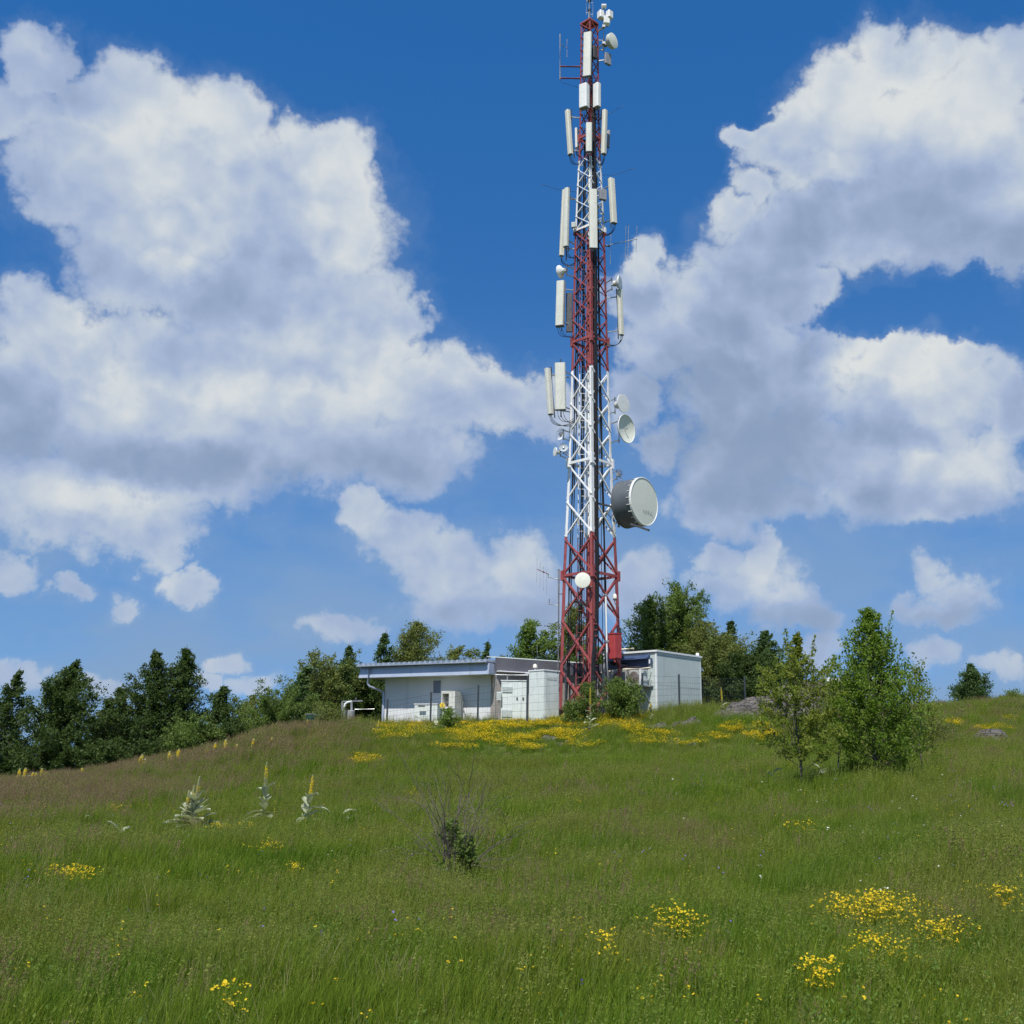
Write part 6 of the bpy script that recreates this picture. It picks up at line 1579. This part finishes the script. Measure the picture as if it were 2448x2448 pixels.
# distinct flower clumps in the near grass
def pxd(py_):       # distance on the ground below a photo row near the middle
    return float(np.interp(py_, [1900, 2005, 2110, 2448], [31, 21, 15.5, 7.2]))
FC = [(278,1930,20,5,40,'small yellow flower clump left of the grey-leaved mullein'),(550,1972,48,9,90,'flat-topped yellow flower clump right below the grey-leaved mullein'),(640,2018,34,11,60,'loose yellow flower clump below the tall mulleins'),
 (700,2072,14,6,22,'tiny yellow flower clump left of the half dead bush'),(170,2080,42,10,110,'dense orange-yellow flower clump at the left edge'),(985,1892,17,6,30,'small yellow clump at the left of the bare twigs'),
 (2090,2152,92,24,260,'biggest yellow flower clump, in the right foreground'),(1620,2195,62,17,70,'loose yellow flower clump in the middle right foreground'),(2255,2214,52,9,60,'flat yellow flower clump right of the biggest clump'),
 (2110,2250,60,12,50,'thin yellow flower clump below the biggest clump'),(1965,2308,38,7,40,'narrow yellow flower clump near the bottom right'),(2400,2130,30,11,45,'yellow flower clump at the right picture edge'),(540,2370,26,12,22,'yellow flower clump at the bottom left'),
 (1450,2245,22,10,16,'sparse yellow flowers in the bottom middle'),(1915,1968,40,6,22,'faint yellow clump below the slender young tree')]
for i, (fx_, fy_, rx, ry, nf, lab) in enumerate(FC):
    r = np.random.RandomState(500+i); d0 = pxd(fy_ + 30); g_ = ground_at(fx_, d0, fy_); sc1 = d0/FPX
    # slide along the ray until the flower tops sit on the photo row
    for _ in range(12):
        q = project(np.array([[g_.x, g_.y, g_.z + .30]])); err = fy_ - float(q[1][0]); d0 = max(6, d0 - err*.012*d0/10); g_ = ground_at(fx_, d0, fy_)
    sc1 = d0/FPX; rX = rx*sc1; rY = max(ry*sc1*4.0, rX*.45)
    V = []; F = []; T = []; SV = []; SF = []
    for j in range(int(nf*(2.0 if fy_ < 2340 else 1.0))):
        x_, y_ = r.normal(0, .58)*rX, r.normal(0, .62)*rY
        zz = ground_z(g_.x+x_, g_.y+y_) - g_.z; h = r.uniform(.17, .36); b = len(SV)
        SV += [(x_-.002, y_, zz-.03), (x_+.002, y_, zz-.03), (x_+.0015, y_, zz+h), (x_-.0015, y_, zz+h)]; SF.append((b, b+1, b+2, b+3))
        for kk in range(r.randint(2, 5)):
            c = np.array([x_, y_, zz+h]) + r.normal(0, .016, 3)*np.array([1, 1, .5]); nv_ = np.array([r.normal(0, .5), r.normal(-.3, .5), 1.0]); nv_ /= np.linalg.norm(nv_)
            u = np.cross(nv_, [1, .2, 0]); u /= np.linalg.norm(u); w_ = np.cross(nv_, u); b = len(V); rr = .0085*r.uniform(.55, 1.45); tn = r.uniform(0, 1)
            V.append(tuple(c - nv_*rr*.3)); T.append(tn*.5)
            for m_ in range(6): g2 = m_*math.pi/3 + tn*3; V.append(tuple(c + (u*math.cos(g2)+w_*math.sin(g2))*rr)); T.append(tn)
            for m_ in range(6): F.append((b, b+1+m_, b+1+(m_+1) % 6))
    t = Thing('flower_clump', lab, 'flowers', g_, 'yellow flower clumps in the near meadow')
    fo = add_mesh('flowers', V, F, T, [M['petal_yellow']]); COL.objects.link(fo); fo.parent = t.o; fo['kind'] = 'stuff'
    so = add_mesh('stems', SV, SF, [.5]*len(SV), [M['grass']]); COL.objects.link(so); so.parent = t.o; so['kind'] = 'stuff'

# ------------------------------------------------------------------ mulleins
def mullein(label, px_, base_py, top_py, d, group, seed, leaves=0, stems=1, yellow=(.55, .95), fat=1.0, lspread=1.0):
    r = np.random.RandomState(seed); b0 = at(px_, base_py, d); z0 = ground_z(b0.x, b0.y); B_ = Vector((b0.x, b0.y, min(z0, b0.z)))
    H = at(px_, top_py, d).z - B_.z
    t = Thing('mullein', label, 'plant', B_, group); t.base = Vector((0, 0, 0))
    for s_ in range(stems):
        ox, oy = (r.normal(0, .10), r.normal(0, .10)) if s_ else (0, 0); h = H*(1 if s_ == 0 else r.uniform(.72, .95)); tx = r.normal(0, .04)
        t.part('stem', MB().tube([(ox, oy, -.05), (ox+tx*.5, oy, h*.5), (ox+tx, oy, h*.96)], [.017, .014, .008], 6), M['mullein_spike'])
        V = []; F = []; T = []; VY = []; FY = []; TY = []
        nfl = int(200 if leaves else 90)
        for i in range(nfl):
            q = .50 + .5*(i/nfl); a = i*2.4; rr = .032*fat*(1.0 if q < .8 else (1-q)/.2*.7+.3)*r.uniform(.7, 1.2)
            c = np.array([ox+tx*q + math.cos(a)*rr, oy + math.sin(a)*rr, h*q]); isy = (yellow[0] < q < yellow[1]) and (r.uniform() < .55)
            sz = (.016 if isy else .013)*fat*r.uniform(.8, 1.3); tgt = (VY, FY, TY) if isy else (V, F, T)
            o_ = np.array([math.cos(a), math.sin(a), .5]); o_ /= np.linalg.norm(o_); u = np.cross(o_, [0, 0, 1]); u /= np.linalg.norm(u); w_ = np.cross(o_, u); b = len(tgt[0])
            tgt[0].extend([tuple(c+u*sz), tuple(c+w_*sz), tuple(c-u*sz), tuple(c-w_*sz), tuple(c+o_*sz*.9)]); tgt[2].extend([r.uniform(0, 1)]*5)
            tgt[1].extend([(b, b+1, b+4), (b+1, b+2, b+4), (b+2, b+3, b+4), (b+3, b, b+4)])
        for nm, (a_, f_, tt), mt in (('spike', (V, F, T), 'mullein_spike'), ('flowers', (VY, FY, TY), 'petal_yellow')):
            if a_:
                o = add_mesh(nm, a_, f_, tt, [M[mt]]); COL.objects.link(o); o.parent = t.o; o['kind'] = 'stuff'
    for i in range(leaves):
        a = i*2.4 + r.uniform(-.7, .7); q = (i/max(leaves, 1))**1.9*.55; L = (.56 - .42*q)*r.uniform(.5, 1.25)*lspread; el_ = .45 + 1.1*q + r.uniform(-.35, .35)
        wd_ = L*.18; V = []; T = []
        dx, dy = math.cos(a), math.sin(a); px2, py2 = -dy, dx
        for k_, s_ in enumerate((0, .25, .55, .8, 1.0)):
            rad_ = L*s_*math.cos(el_); zz = H*q + .08 + L*s_*math.sin(el_) - .55*L*s_*s_*math.cos(el_); ww = wd_*(.25, .8, 1.0, .7, .06)[k_]
            V += [(dx*rad_+px2*ww, dy*rad_+py2*ww, zz+.02), (dx*rad_, dy*rad_, zz-.015), (dx*rad_-px2*ww, dy*rad_-py2*ww, zz+.02)]; T += [.8, .3, .7]
        F = []
        for k_ in range(4):
            for j in range(2): F.append((k_*3+j, k_*3+j+1, k_*3+3+j+1, k_*3+3+j))
        o = add_mesh('leaf', V, F, T, [M['mullein_leaf']]); COL.objects.link(o); o.parent = t.o
    return t
mullein('bushy grey-leaved mullein with three thick spikes, largest of all', 462, 1965, 1856, 24.5, 'mulleins in the meadow', 1, leaves=46, stems=3, yellow=(.74, .84), lspread=1.25)
mullein('tall mullein with one slim yellow spike above grey leaves', 632, 1940, 1822, 26.5, 'mulleins in the meadow', 2, leaves=19, yellow=(.74, .93))
mullein('mullein with tapering yellow spike, right of the tall one', 735, 1958, 1852, 25.5, 'mulleins in the meadow', 3, leaves=19, yellow=(.64, .96))
mullein('low grey mullein rosette without spike right of tall ones', 822, 1935, 1905, 26.5, 'mulleins in the meadow', 4, leaves=4, stems=0)
mullein('pale grey mullein leaves in the grass left of slender young tree', 1850, 1860, 1795, 28, 'mulleins in the meadow', 5, leaves=6, stems=0)
mullein('low grey mullein rosette in the grass left of the bushy mullein', 285, 1985, 1955, 23, 'mulleins in the meadow', 6, leaves=5, stems=0)
mullein('pale mullein leaves between the stems of the young trees', 1960, 1858, 1780, 29, 'mulleins in the meadow', 7, leaves=8, stems=0)
GM = 'mulleins along the left crest'
ordw = ['first', 'second', 'third', 'fourth', 'fifth', 'sixth', 'seventh', 'eighth', 'ninth', 'tenth', 'eleventh', 'twelfth', 'thirteenth', 'fourteenth', 'fifteenth', 'sixteenth', 'seventeenth', 'eighteenth', 'nineteenth', 'twentieth', 'twenty-first']
CM = [(41,1875,1838),(52,1874,1855),(57,1876,1836),(75,1872,1846),(81,1871,1848),(86,1868,1856),(97,1866,1837),(105,1866,1845),(193,1862,1836),(335,1836,1808),(340,1836,1803),(347,1834,1819),(404,1828,1797),(411,1829,1806),(424,1826,1791),(497,1812,1788),(511,1808,1776),(537,1808,1768),(563,1806,1779),(602,1785,1766),(650,1800,1762)]
for i, (mx, mb_, mt_) in enumerate(CM):
    d_ = 43.5 if mx < 620 else 44.5
    mullein('yellow mullein spike on left crest, %s from the left edge' % ordw[i], mx, mb_+4, mt_, d_, GM, 20+i, leaves=4 if mt_ < mb_-30 else 0, yellow=(.52, .95), fat=1.6)
mullein('yellow mullein spike in front of the green tank', 734, 1748, 1719, 49, 'mulleins near the station', 51, leaves=0)
mullein('yellow mullein spike left below the house corner', 903, 1756, 1721, 48.5, 'mulleins near the station', 52, leaves=2)
mullein('large pale mullein with yellow spike before the tower foot', 1411, 1704, 1642, 48.8, 'mulleins near the station', 53, leaves=14, yellow=(.62, .97))
mullein('tall yellow mullein spike between shelter and rock outcrop', 1729, 1700, 1644, 51.5, 'mulleins near the station', 54, leaves=4)
mullein('short mullein at the shelter corner', 1558, 1702, 1678, 51, 'mulleins near the station', 55, leaves=5)
mullein('greyish mullein clump before the white house wall', 1043, 1735, 1703, 50, 'mulleins near the station', 56, leaves=9, stems=0)

# pale dry stalk lying in the near grass, and a withered plant
s0 = at(1061, 2371, 8.6); s1 = at(1146, 2346, 8.9)
ds = Thing('dry_stalk', 'pale straw-coloured dry stalk lying across the near grass', 'stalk', (s0+s1)/2)
ds.part('stalk', MB().tube([s0, s0.lerp(s1, .5) + Vector((0, 0, .008)), s1], [.006, .007, .005], 6), M['dry'])
ds.part('node', MB().tube([s0.lerp(s1, .47), s0.lerp(s1, .49)], .009, 6), M['bark_pale'])
wp0 = at(582, 2402, 8.2)
wpl = Thing('withered_plant', 'withered grey plant stem in the bottom left grass', 'plant', wp0)
mbw = MB()
for (tx_, ty_) in ((588, 2350), (603, 2345), (575, 2365), (620, 2342)): mbw.tube([wp0, wp0.lerp(at(tx_, ty_, 8.2), .6) + Vector((rs.normal(0, .01), 0, 0)), at(tx_, ty_, 8.2)], [.005, .004, .002], 5)
wpl.part('stems', mbw, M['twig'])
